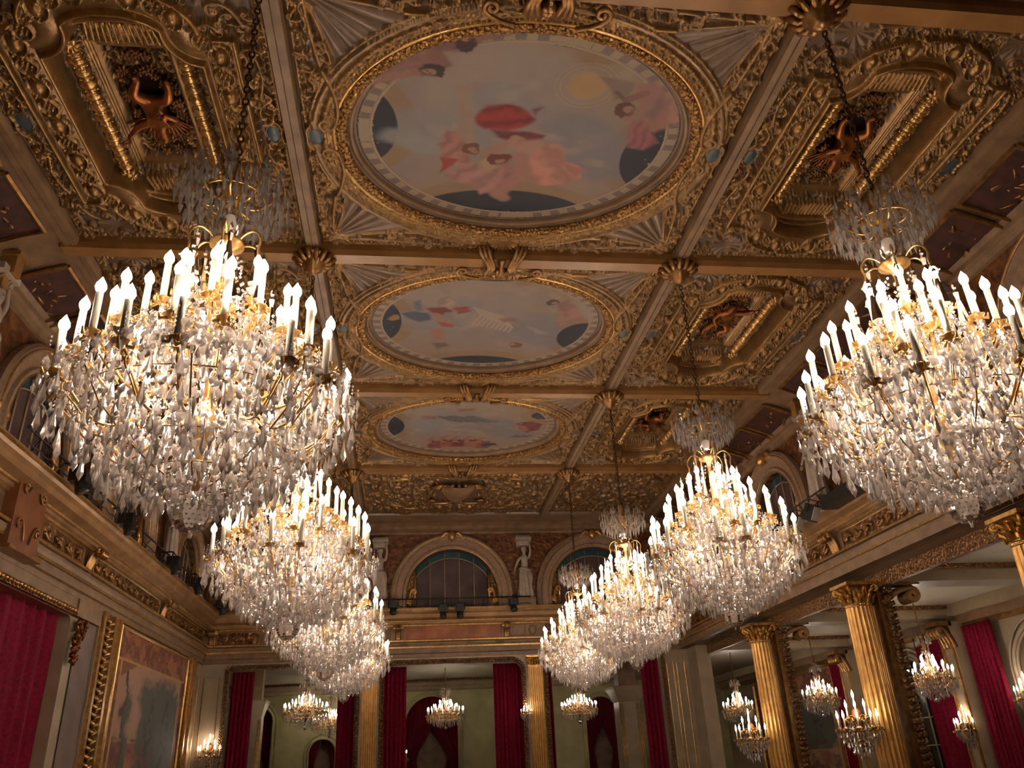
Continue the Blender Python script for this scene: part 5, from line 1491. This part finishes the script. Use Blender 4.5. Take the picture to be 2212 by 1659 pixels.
SP = spot()
for y, n in ((1.85, 'nearest'), (2.20, 'second'), (2.68, 'third'), (3.00, 'fourth'), (3.42, 'fifth, by the corner')):
    place(SP, USED, F_left(y, .640, .096), PI / 2, f'black stage spotlight on the left ledge, {n} from the viewer', 'black stage spotlights')
for x, z, n in ((-.062, .640, 'left one, alone'), (.150, .618, 'left of the close pair under the middle window'), (.222, .618, 'right of the close pair under the middle window'), (.455, .640, 'right one, alone')):
    place(SP, USED, F_far(x, z, .098), 0, f'black stage spotlight on the far ledge, {n}', 'black stage spotlights')


def flood(y, lab):
    t = thing('floodlight', lab, 'stage light', F_right(y, .612, .095), 'white fronted floodlights on the right ledge')
    b = MB(); M = Matrix.Rotation(.5, 4, 'Z') @ Matrix.Rotation(.5, 4, 'X') ; b.box(-.15, .15, -.08, .16, -.20, .20, M); b.tube([M @ Vector((-.18, .05, 0)), M @ Vector((-.18, .05, .3)), M @ Vector((.18, .05, .3)), M @ Vector((.18, .05, 0))], .015, 6, smooth=False); b.build('housing', BLACK, t)
    l = MB(); l.box(-.12, .12, -.10, -.075, -.17, .17, M); l.build('front_glass', LENS, t); return t


flood(2.30, 'floodlight with white front on the right ledge, leftmost of three'); flood(2.20, 'floodlight with white front on the right ledge, middle of three'); flood(2.10, 'floodlight with white front on the right ledge, rightmost of three')
mb = MB(); a, b = F_right(2.04, .618, .075), F_right(1.72, .618, .06); mb.box(a.x - .2, a.x + .25, b.y, a.y, a.z - .12, a.z + .14)
tag(mb.build('black_case', BLACK), 'long black equipment case on the right ledge beside the floodlights', 'equipment case')


def rail(F, a, b, label, z=.672, d=.071, posts=5):
    t = thing('lighting_rail', label, 'rail', F((a + b) / 2, .636, d), 'black lighting rails on the ledges'); t['org'] = tuple(F((a + b) / 2, .636, d))
    m = MB(); m.tube([F(a, z, d), F(b, z, d)], .022, 8); m.build('tube', BLACK, t)
    for k in range(posts):
        x = a + (b - a) * (k + .5) / posts; m = MB(); m.tube([F(x, z, d), F(x, .636, d - .02)], .014, 6); m.build('post', BLACK, t)
    m = MB(); m.tube([F(a + (b - a) * k / 40, .645 - .006 * abs(math.sin(k * .9)), d + .004) for k in range(41)], .012, 5); m.build('cable', BLACK, t)


rail(F_left, 1.62, 2.30, 'black lighting rail along the left ledge, nearer half'); rail(F_left, 2.42, 3.25, 'black lighting rail along the left ledge, farther half')
rail(F_far, -.16, .535, 'black lighting rail across the far ledge under the middle arched window'); rail(F_right, 2.05, 2.6, 'black lighting rail along the right ledge beside the floodlights')


# ------------------------------------------------------------------ curtains
def curtain(P0, P1, zt, zb, label, m=RED, pleats=9, depth=.07, gather=None, group='crimson curtains', name='curtain'):
    """P0,P1: layout (x,y) of the top edge; gather: (z, fraction, side) narrows it like a tie-back"""
    a, b = Vector((P0[0], P0[1])), Vector((P1[0], P1[1])); d = b - a; n = Vector((-d.y, d.x)).normalized(); r_ = random.Random(int(abs(a.x * 977 + a.y * 131)))
    ph = [r_.uniform(-.5, .5) for _ in range(4)]

    def f(u, v):
        z = zt + (zb - zt) * v; uu = u
        if gather:
            zg, fr, sd = gather; w = 1 - (1 - fr) * math.exp(-((z - zg) / .13) ** 2) if z > zg else fr + (1 - fr) * .25 * min(1, (zg - z) / .1)
            uu = (1 - (1 - u) * w) if sd > 0 else u * w
        q = a + d * uu; s = u * pleats * 2 * PI + ph[0] + .5 * math.sin(v * 3 + ph[1])
        off = depth * (math.sin(s) + .3 * math.sin(2.3 * s + ph[2]) + .15 * math.sin(v * 9 + s)) / S
        q = q + n * off; return (q.x * S, q.y * S, z * S + ZC)
    mb = MB(); mb.grid(f, pleats * 12, 24)
    o = mb.build(name, m); sol = o.modifiers.new('thickness', 'SOLIDIFY'); sol.thickness = .01
    return tag(o, label, 'curtain', group)


curtain((XW0 - .035, 2.20), (XW0 - .035, 1.15), .42, ZFL, 'large crimson velvet curtain filling the opening of the left wall', pleats=16, depth=.06)
for a, b, zt, lab in ((-.730, -.640, .41, 'crimson curtain at the left side of the left far doorway'), (-.29, -.212, .41, 'crimson curtain at the right side of the left far doorway'),
                      (-.112, -.004, .41, 'crimson curtain at the left side of the middle far doorway'), (.372, .497, .41, 'crimson curtain at the right side of the middle far doorway'),
                      (.592, .628, .41, 'crimson curtain at the left side of the right far doorway'), (1.035, 1.115, .41, 'crimson curtain at the right side of the right far doorway')):
    curtain((a, YF + .065), (b, YF + .065), zt, ZFL, lab, pleats=max(3, int((b - a) * 60)), depth=.05)

# ------------------------------------------------------------------ left wall: pilaster, tapestry
t = thing('gilt_pier', 'tall gilt carved pilaster strip between the crimson curtain and the tapestry', 'pilaster', F_left(2.45, ZFL, 0)); t['org'] = tuple(F_left(2.45, ZFL, 0))
zz0 = ZFL * S + ZC; H = .438 * S + ZC


def fl_box(a, b, z0, z1, d0, d1): m = MB(); m.box((XW0 + d0 + .003) * S, (XW0 + d1) * S, a * S, b * S, z0, z1); return m


fl_box(2.375, 2.535, zz0, H, 0, .010).build('ground', CREAM, t)
for a in (2.38, 2.468, 2.515): fl_box(a, a + .016, zz0, H, 0, .020).build('fillet', GOLDB, t)
m = fl_box(2.40, 2.462, zz0, H, 0, .013); m.build('leaf_ground', CARVEF, t); m = MB()
k = 0; z = zz0 + .1
while z < H - .1:
    for s in (-1, 1): m.tube([F_left(2.43, 0, .014) * 1 + Vector((0, 0, z - ZC)), F_left(2.43 + s * .014, 0, .022) + Vector((0, 0, z - ZC + .05)), F_left(2.43 + s * .024, 0, .014) + Vector((0, 0, z - ZC + .12))], [.03, .05, .015], 5)
    z += .17
m.build('leaves', GOLDB, t)
struct(fl_box(2.20, 2.372, .395 * S + ZC, H, 0, .014).build('trim_reveal_head', TAUPE))
t = thing('carved_bracket', 'dark gilt carved bracket at the top right corner of the large crimson curtain', 'bracket', F_left(2.22, .33, 0)); t['org'] = tuple(F_left(2.22, .33, 0))
m = MB(); r_ = random.Random(3)
for k in range(46):
    z = .285 + .10 * r_.random(); y = 2.205 + .04 * r_.random() * (z - .24) / .1; c = F_left(y, z, .012); m.tube([c, c + Vector((.1 * r_.random(), r_.uniform(-.1, .1), r_.uniform(-.1, .1))), c + Vector((.06, r_.uniform(-.12, .12), r_.uniform(-.12, .12)))], [.04, .05, .02], 6)
m.build('leaves', BRONZE, t)
m = fl_box(1.15, 2.2, .4135 * S + ZC, .4375 * S + ZC, 0, .010); struct(m.build('trim_opening_head', TAUPE))
m = fl_box(1.15, 2.2, .396 * S + ZC, .4125 * S + ZC, 0, .012); struct(m.build('trim_opening_gilt_band', CARVEF))
m = MB()
for k in range(60): m.lathe([(.01, -.05), (.045, -.02), (.05, .02), (.01, .05)], 7, Matrix.Translation(F_left(1.16 + k * .0175, .404, .014)))
struct(m.build('trim_opening_beads', GOLDB))
fl_box(2.25, 2.375, zz0, .395 * S + ZC, 0, .004).build('trim_plain_reveal', TAPG)


def tapestry(F, a, b, z0, z1, label, seed, flip=False, loc=None):
    t = thing('tapestry', label, 'tapestry', F((a + b) / 2, z0, 0), 'woven tapestries'); t['org'] = tuple(F((a + b) / 2, z0, 0))
    nu, nv = 120, 160; U, V = np.meshgrid(np.linspace(0, 1, nu + 1), np.linspace(0, 1, nv + 1)); n1 = vnoise(U * 3, V * 3, 4, seed); n2 = vnoise(U * 3, V * 3, 12, seed + 9)
    c = lambda *q: np.array(srgb(*q)[:3]); C = np.ones(U.shape + (3,)) * c(172, 134, 110)

    def lay(m, col): C[:] = C * (1 - m[..., None]) + c(*col) * m[..., None]
    w = U + (n1 - .5) * .14; v = V + (n2 - .5) * .10
    lay((V < .42) * .9, (126, 84, 66)); lay(np.clip((n2 - .45) * 5, 0, 1) * (V < .45), (92, 60, 52)); lay(np.clip((n1 - .5) * 6, 0, 1) * (V < .40), (168, 126, 100))
    for cx, top, wd in ((.2, .72, .05), (.50, .80, .10), (.72, .84, .12), (.9, .78, .09)):
        lay(np.clip((wd * (1 + .6 * (1 - abs(v - .6))) - np.abs(w - cx)) * 18, 0, 1) * np.clip((top - v) * 12, 0, 1) * (V > .25), (86, 84, 74)); lay(np.clip((wd * .6 - np.abs(w - cx - .02)) * 20, 0, 1) * np.clip((top - .06 - v) * 12, 0, 1) * (V > .3) * (n2 > .5), (62, 62, 56))
    lay((np.abs(w - .17) < .016) * (V > .3) * (V < .82) * 1., (84, 62, 50))
    m = (w < .2 + (V - .8) * 2.2) & (V > .68); lay(m * 1., (132, 82, 56))
    for k in range(26):
        r_ = random.Random(seed + k); x, y = r_.random(), r_.uniform(.05, .38); col = ((152, 74, 62), (176, 138, 106), (84, 70, 72), (140, 100, 70), (108, 52, 48))[k % 5]
        lay(np.clip(1.4 - np.hypot((w - x) / .035, (v - y) / .08), 0, 1) * .8, col)
    # border
    bd = (U < .07) | (U > .93) | (V > .84); lay(bd * 1., (142, 84, 58)); lay((bd & (n2 > .52)) * .8, (104, 58, 46)); lay((bd & (n1 > .6)) * .6, (176, 116, 80)); lay(((np.abs(V - .84) < .006) | (np.abs(U - .07) < .008) | (np.abs(U - .93) < .008)) & (V < .85) & True, (186, 142, 88))
    if flip: C = C[:, ::-1]
    org = F((a + b) / 2, z0, 0); pts = np.array([[tuple(F(a + (b - a) * u, z0 + (z1 - z0) * v_, .006) - org) for u in np.linspace(0, 1, nu + 1)] for v_ in np.linspace(0, 1, nv + 1)]).reshape(-1, 3)
    J, I = np.meshgrid(np.arange(nv), np.arange(nu), indexing='ij'); q = (J * (nu + 1) + I).ravel(); Fc = np.stack([q, q + 1, q + nu + 2, q + nu + 1], 1)
    link('woven_picture', npmesh('woven_picture', pts, Fc, np.concatenate([C.reshape(-1, 3), np.ones((C.shape[0] * C.shape[1], 1))], 1), CANVAS), t)
    for dd, r in ((.0, .05), (.012, .03)):
        m = MB(); m.tube([F(a - dd, z0, .008), F(a - dd, z1 + dd, .008), F(b + dd, z1 + dd, .008), F(b + dd, z0, .008)], r, 8, smooth=False); m.build('gilt_frame', GOLDB, t)
    return t


tapestry(F_left, 2.56, 3.36, ZFL + .08, .428, 'large framed brown tapestry of trees and figures on the left wall', 31)
t = thing('gilt_pier', 'narrow carved gilt strip on the left wall, right of the large tapestry', 'pilaster', F_left(3.43, ZFL, 0)); t['org'] = tuple(F_left(3.43, ZFL, 0))
fl_box(3.40, 3.455, zz0, H, 0, .012).build('carved_strip', CARVEF, t)
for a in (3.392, 3.452): fl_box(a, a + .012, zz0, H, 0, .020).build('fillet', GOLDB, t)
panel(F_left, 3.49, 3.58, ZFL + .05, .385, 'thin gilt panel moulding on the left wall, between tapestry and corner')

# ------------------------------------------------------------------ rooms beyond the far wall and the side gallery
XG = 2.0          # outer wall of the gallery


def wallmesh(name, mb, m): return struct(mb.build(name, m))


YBK = 5.25


def F_bk(x, z, d): return W(x, YBK - d, z)
def F_gal(y, z, d): return W(XG - d, y, z)


arcs = [(-.02, .325), (-.86, -.60), (-.46, -.16 - .12), (.93, 1.27), (1.5, 1.8)]
arcs = [(-.015, .312, .250), (-.96, -.78, .30), (-.57, -.41, .12), (1.09, 1.30, .27)]


def arch_zb(x):
    for a, b, sp in arcs:
        if a < x < b: c = (a + b) / 2; r = (b - a) / 2; return sp + math.sqrt(max(0, r * r - (x - c) ** 2))
    return ZFL


xs = sorted({-1.3, XG} | {c_ for a, b, sp in arcs for c_ in [(a + b) / 2 + (b - a) / 2 * math.cos(PI * k / 16) for k in range(17)]})
mb = MB(); strips(mb, xs, arch_zb, lambda x: .53, F_bk, .05); wallmesh('wall_back_far_room', mb, GREENC)
for i, (a, b, sp) in enumerate(arcs):
    c, r = (a + b) / 2, (b - a) / 2
    mb = MB(); P = [F_bk(a, ZFL, .004)] + [F_bk(c - r * math.cos(PI * k / 20), sp + r * math.sin(PI * k / 20), .004) for k in range(21)] + [F_bk(b, ZFL, .004)]
    mb.tube(P, .06, 6); P2 = [F_bk(c - (r + .02) * math.cos(PI * k / 20), sp + (r + .02) * math.sin(PI * k / 20), .004) for k in range(21)]; mb.tube([F_bk(a - .02, ZFL, .004)] + P2 + [F_bk(b + .02, ZFL, .004)], .03, 6); struct(mb.build('trim_arch', GREENC))
    curtain((a - .01, YBK + .02), (c + .01, YBK + .02), sp + r + .02, ZFL, ['dark crimson curtain, left half in the arch behind the middle doorway', 'dark crimson curtain, left half in the leftmost far room arch', 'dark crimson curtain, left half in the low far arch behind the left doorway', 'dark crimson curtain, left half in the arch behind the right doorway'][i], RED2, 6, .05, (.05, .45, -1), 'dark curtains in the far room arches')
    curtain((c - .01, YBK + .035), (b + .01, YBK + .035), sp + r + .02, ZFL, ['dark crimson curtain, right half in the arch behind the middle doorway', 'dark crimson curtain, right half in the leftmost far room arch', 'dark crimson curtain, right half in the low far arch behind the left doorway', 'dark crimson curtain, right half in the arch behind the right doorway'][i], RED2, 6, .05, (.05, .45, 1), 'dark curtains in the far room arches')
mb = MB(); mb.box(-1.4 * S, (XG + .1) * S, 5.36 * S, 5.38 * S, 0, .6 * S + ZC); wallmesh('wall_back_outer', mb, TAUPE)
mb = MB(); mb.box(-1.31 * S, -1.3 * S, 3.66 * S, 5.36 * S, 0, .6 * S + ZC); wallmesh('wall_left_far_room', mb, GREENC)
mb = MB(); mb.box(-1.3 * S, 1.26 * S, 3.66 * S, YBK * S + .5, ZB * S + ZC, ZB * S + ZC + .1); wallmesh('ceiling_far_room', mb, CEILW)
mb = MB(); prof = [(0, .44), (.02, .445), (.03, .46), (.05, .47), (.05, .48), (.08, .495), (.10, .50)]
n = len(prof); mb.add([F_bk(-1.3, z, d) for d, z in prof] + [F_bk(1.26, z, d) for d, z in prof], [(j, n + j, n + j + 1, j + 1) for j in range(n - 1)]); wallmesh('trim_far_room_cornice', mb, CREAM)
mb = MB(); mb.tube([F_bk(-1.3, .49, .10), F_bk(1.26, .49, .10)], .05, 6); wallmesh('trim_far_room_gilt_line', mb, CARVEF)
# ceiling coving just inside the doorways
mb = MB()
for a, b, z0, z1 in ((3.665, 3.75, .455, ZB), (3.75, 3.80, .48, ZB)): mb.box(-1.3 * S, 1.26 * S, a * S, b * S, z0 * S + ZC, z1 * S + ZC)
wallmesh('trim_far_room_beam', mb, CREAM)
# square piers of the far rooms
for x0, x1, lab in ((1.035, 1.145, 'square fluted pier with wide cap seen through the right far doorway'), (-.745, -.675, 'square fluted pier with wide cap seen through the left far doorway')):
    t = thing('square_pier', lab, 'pier', W((x0 + x1) / 2, 4.2, ZFL), 'square piers in the far rooms'); w = (x1 - x0) * S / 2; H_ = (.335 - ZFL) * S
    m = MB(); m.box(-w, w, -w, w, 0, H_ - .6); m.build('shaft', CREAM, t); m = MB()
    m.add([(-w, -w, H_ - .6), (w, -w, H_ - .6), (w, w, H_ - .6), (-w, w, H_ - .6), (-w * 1.45, -w * 1.45, H_ - .12), (w * 1.45, -w * 1.45, H_ - .12), (w * 1.45, w * 1.45, H_ - .12), (-w * 1.45, w * 1.45, H_ - .12)], [(0, 1, 5, 4), (1, 2, 6, 5), (2, 3, 7, 6), (3, 0, 4, 7)])
    m.box(-w * 1.5, w * 1.5, -w * 1.5, w * 1.5, H_ - .12, H_ - .04); m.box(-w * 1.6, w * 1.6, -w * 1.6, w * 1.6, H_ - .04, H_); m.build('cap', CREAM, t)
    m = MB(); m.box(-w * .8, w * .8, -w * .8, w * .8, H_, (ZB - ZFL) * S - .03); m.build('upper_block', TAUPE, t)
    m = MB()
    for s in (-1, 1):
        for k in range(3): m.tube([(s * w * (.95 - .16 * k), -w * 1.01, .1), (s * w * (.95 - .16 * k), -w * 1.01, H_ - .7)], .022, 6)
    m.build('gilt_fluting', GOLDB, t)
# gallery shell
mb = MB(); mb.box(1.235 * S, (XG + .1) * S, YB * S, 5.36 * S, ZA * S + ZC, ZA * S + ZC + .1); wallmesh('ceiling_gallery', mb, CEILW)
# windows and wall of the gallery
gw = [(3.06, 3.30), (2.30, 2.56), (1.5, 1.78), (.8, 1.1)]
gz = [(a, b, .20) for a, b in gw]


def gal_zb(y):
    for a, b, sp in gz:
        if a < y < b: c = (a + b) / 2; r = (b - a) / 2; return sp + math.sqrt(max(0, r * r - (y - c) ** 2)) * 1.0
    return ZFL


ys = sorted({YB, 5.3} | {c_ for a, b in gw for c_ in [(a + b) / 2 + (b - a) / 2 * math.cos(PI * k / 16) for k in range(17)]})
mb = MB(); strips(mb, ys, gal_zb, lambda x: .47, F_gal, .06); wallmesh('wall_gallery', mb, CREAM)
for i, (a, b) in enumerate(gw):
    c, r = (a + b) / 2, (b - a) / 2
    w = bpy.data.objects.new(f'window_{wi + i}', None); COL.objects.link(w); w['kind'] = 'structure'; w.location = F_gal(c, .0, 0); w['org'] = tuple(F_gal(c, .0, 0))
    for dr, th in ((.0, .05), (.015, .07), (.035, .04)):
        m = MB(); m.tube([F_gal(c - (r + dr), ZFL, .004)] + [F_gal(c - (r + dr) * math.cos(PI * k / 20), .2 + (r + dr) * math.sin(PI * k / 20), .006) for k in range(21)] + [F_gal(c + r + dr, ZFL, .004)], th, 6); m.build('arch_moulding', CREAM, w)
    m = MB(); strips(m, [a + (b - a) * k / 12 for k in range(13)], lambda x: ZFL, lambda x: .2 + math.sqrt(max(0, r * r - (x - c) ** 2)) - .002, lambda x, z, d: F_gal(x, z, d - .04), .002); m.build('glass', mat('night_glass', srgb(34, 26, 24), rough=.12, spec=.6), w)
    m = MB()
    for q in (-.5, 0, .5): m.tube([F_gal(c + r * q, ZFL, -.036), F_gal(c + r * q, .2 + r * math.sqrt(1 - q * q), -.036)], .035, 6)
    for z in (-.12, 0, .1, .2): m.tube([F_gal(a, z, -.036), F_gal(b, z, -.036)], .04 if z == .2 else .022, 6)
    m.build('glazing_bars', CREAM, w)
for z0, z1, d, m_, nm in ((.375, .39, .018, GOLD, 'trim_gallery_gilt_moulding'), (.39, .42, .03, TAUPE, 'trim_gallery_cornice'), (.42, .46, .05, CREAM, 'trim_gallery_cornice')):
    mb = MB(); mb.box((XG - d) * S, XG * S, YB * S, 5.25 * S, z0 * S + ZC, z1 * S + ZC); wallmesh(nm, mb, m_)
# cross beams of the gallery with gilt mouldings
for y in (.773, 1.461, 2.149, 2.837, 3.56):
    mb = MB(); mb.box((XC + .045) * S, (XG - .03) * S, (y - .045) * S, (y + .045) * S, .415 * S + ZC, ZA * S + ZC); wallmesh('trim_gallery_beam', mb, CREAM)
    for s in (-1, 1):
        mb = MB(); mb.box((XC + .04) * S, (XG - .05) * S, (y + s * .052 - .008) * S, (y + s * .052 + .008) * S, .446 * S + ZC, ZA * S + ZC - .0); wallmesh('trim_gallery_gilt_band', mb, CARVEF)
mb = MB(); mb.box((XC + .042) * S, (XC + .06) * S, YB * S, 3.6 * S, .40 * S + ZC, .445 * S + ZC); wallmesh('trim_gallery_band', mb, CARVEF)
mb = MB(); mb.box((XC - .045) * S, (XC + .045) * S, YB * S, 3.6 * S, .4385 * S + ZC, .46 * S + ZC); wallmesh('trim_gallery_soffit', mb, TAUPE)
# carved gilt jamb garlands behind each column
for y, n in ((1.461, 'at the right edge'), (2.149, 'nearer'), (2.837, 'farther')):
    t = thing('garland_jamb', f'carved gilt leaf garland with scroll top beside the {n} gallery column', 'garland', W(XC + .075, y, ZFL), 'carved garlands beside the gallery columns'); t['org'] = tuple(W(XC + .075, y, ZFL))
    m = MB(); m.box((XC + .045) * S, (XC + .065) * S, (y - .03) * S, (y + .03) * S, 0, .41 * S + ZC); m.build('jamb', GOLD, t)
    m = MB(); r_ = random.Random(2); z = .1
    while z < .40 * S + ZC:
        c = Vector(((XC + .072) * S, (y - .032) * S, z))
        for s in (-1, 1): m.tube([c, c + Vector((s * .09, -.05, .03)), c + Vector((s * .12, -.02, .09))], [.05, .05, .015], 5)
        m.tube([c, c + Vector((0, -.06, .08))], [.05, .04], 6); z += .14
    m.build('leaf_garland', CARVEF, t)
    m = MB(); q = scroll_pts((XC * S + .5, .36 * S + ZC), (XC * S + .9, .40 * S + ZC), (XC * S + 1.25, .40 * S + ZC), -1, .16)
    for k in range(4): m.tube([(a, (y - .03) * S + k * .12, b) for a, b in q], .07, 8)
    m.box(XC * S + .4, XC * S + 1.45, (y - .04) * S, (y + .03) * S, .408 * S + ZC, .414 * S + ZC)
    m.build('scroll_bracket', OCHRE, t)
# gallery wall dressing
tapestry(F_gal, 4.75, 3.80, ZFL + .08, .36, 'dim brown tapestry on the outer gallery wall between the gilt columns', 77)
for a, b, lab in ((3.76, 3.60, 'crimson curtain on the gallery wall behind the nearer gilt column'), (3.05, 2.842, 'crimson curtain on the gallery wall behind the hanging small chandelier'), (2.755, 2.60, 'crimson curtain at the right edge of the picture beside the arched window')):
    curtain((XG - .035, a), (XG - .035, b), .378, ZFL, lab, pleats=7, depth=.05)
for y, n in ((2.80, 'nearer'), (3.56, 'farther')):
    t = thing('console_pilaster', f'cream and gilt pilaster with large carved console on the gallery wall, {n} one', 'pilaster', F_gal(y, ZFL, 0), 'console pilasters on the gallery wall'); t['org'] = tuple(F_gal(y, ZFL, 0))
    m = MB(); m.box((XG - .07) * S, (XG - .003) * S, (y - .035) * S, (y + .035) * S, 0, .40 * S + ZC); m.build('shaft', CREAM, t)
    m = MB()
    for s in (-1, 1): m.box((XG - .078) * S, (XG - .066) * S, (y + s * .028 - .005) * S, (y + s * .028 + .005) * S, 0, .36 * S + ZC)
    m.build('gilt_fillets', GOLDB, t)
    m = MB(); q = scroll_pts((XG * S - .55, .31 * S + ZC), (XG * S - .62, .36 * S + ZC), (XG * S - .85, .375 * S + ZC), 1, .12)
    for k in range(4): m.tube([(a, (y - .03) * S + k * .16, b) for a, b in q], .09, 8)
    m.box(XG * S - 1.05, XG * S - .5, (y - .035) * S, (y + .035) * S, .385 * S + ZC, .40 * S + ZC); m.build('carved_console', GOLD, t)

t = thing('standing_candelabrum', 'tall candelabrum with one lit candle showing in the middle far doorway, before the dark curtains', 'candelabrum', W(-.0, 5.0, ZFL))
H_ = (.10 - ZFL) * S
m = MB(); m.lathe([(.22, 0), (.20, .05), (.05, .12), (.03, .5), (.06, .7), (.025, .9), (.025, H_ - .5), (.06, H_ - .4), (.02, H_ - .3), (.09, H_ - .24), (.02, H_ - .23)], 14); m.build('stand', GOLDB, t)
c_, b_ = candle_meshes(.2, .022); c = link('candle', c_, t); c.location = (0, 0, H_ - .24); link('bulb', b_, c)
m = MB()
for q in range(10): crystal(m, (.1 * math.cos(q * .63), .1 * math.sin(q * .63), H_ - .26), .02, .12, 5, .7)
m.build('crystal_drops', CRYSTAL, t)['kind'] = 'stuff'
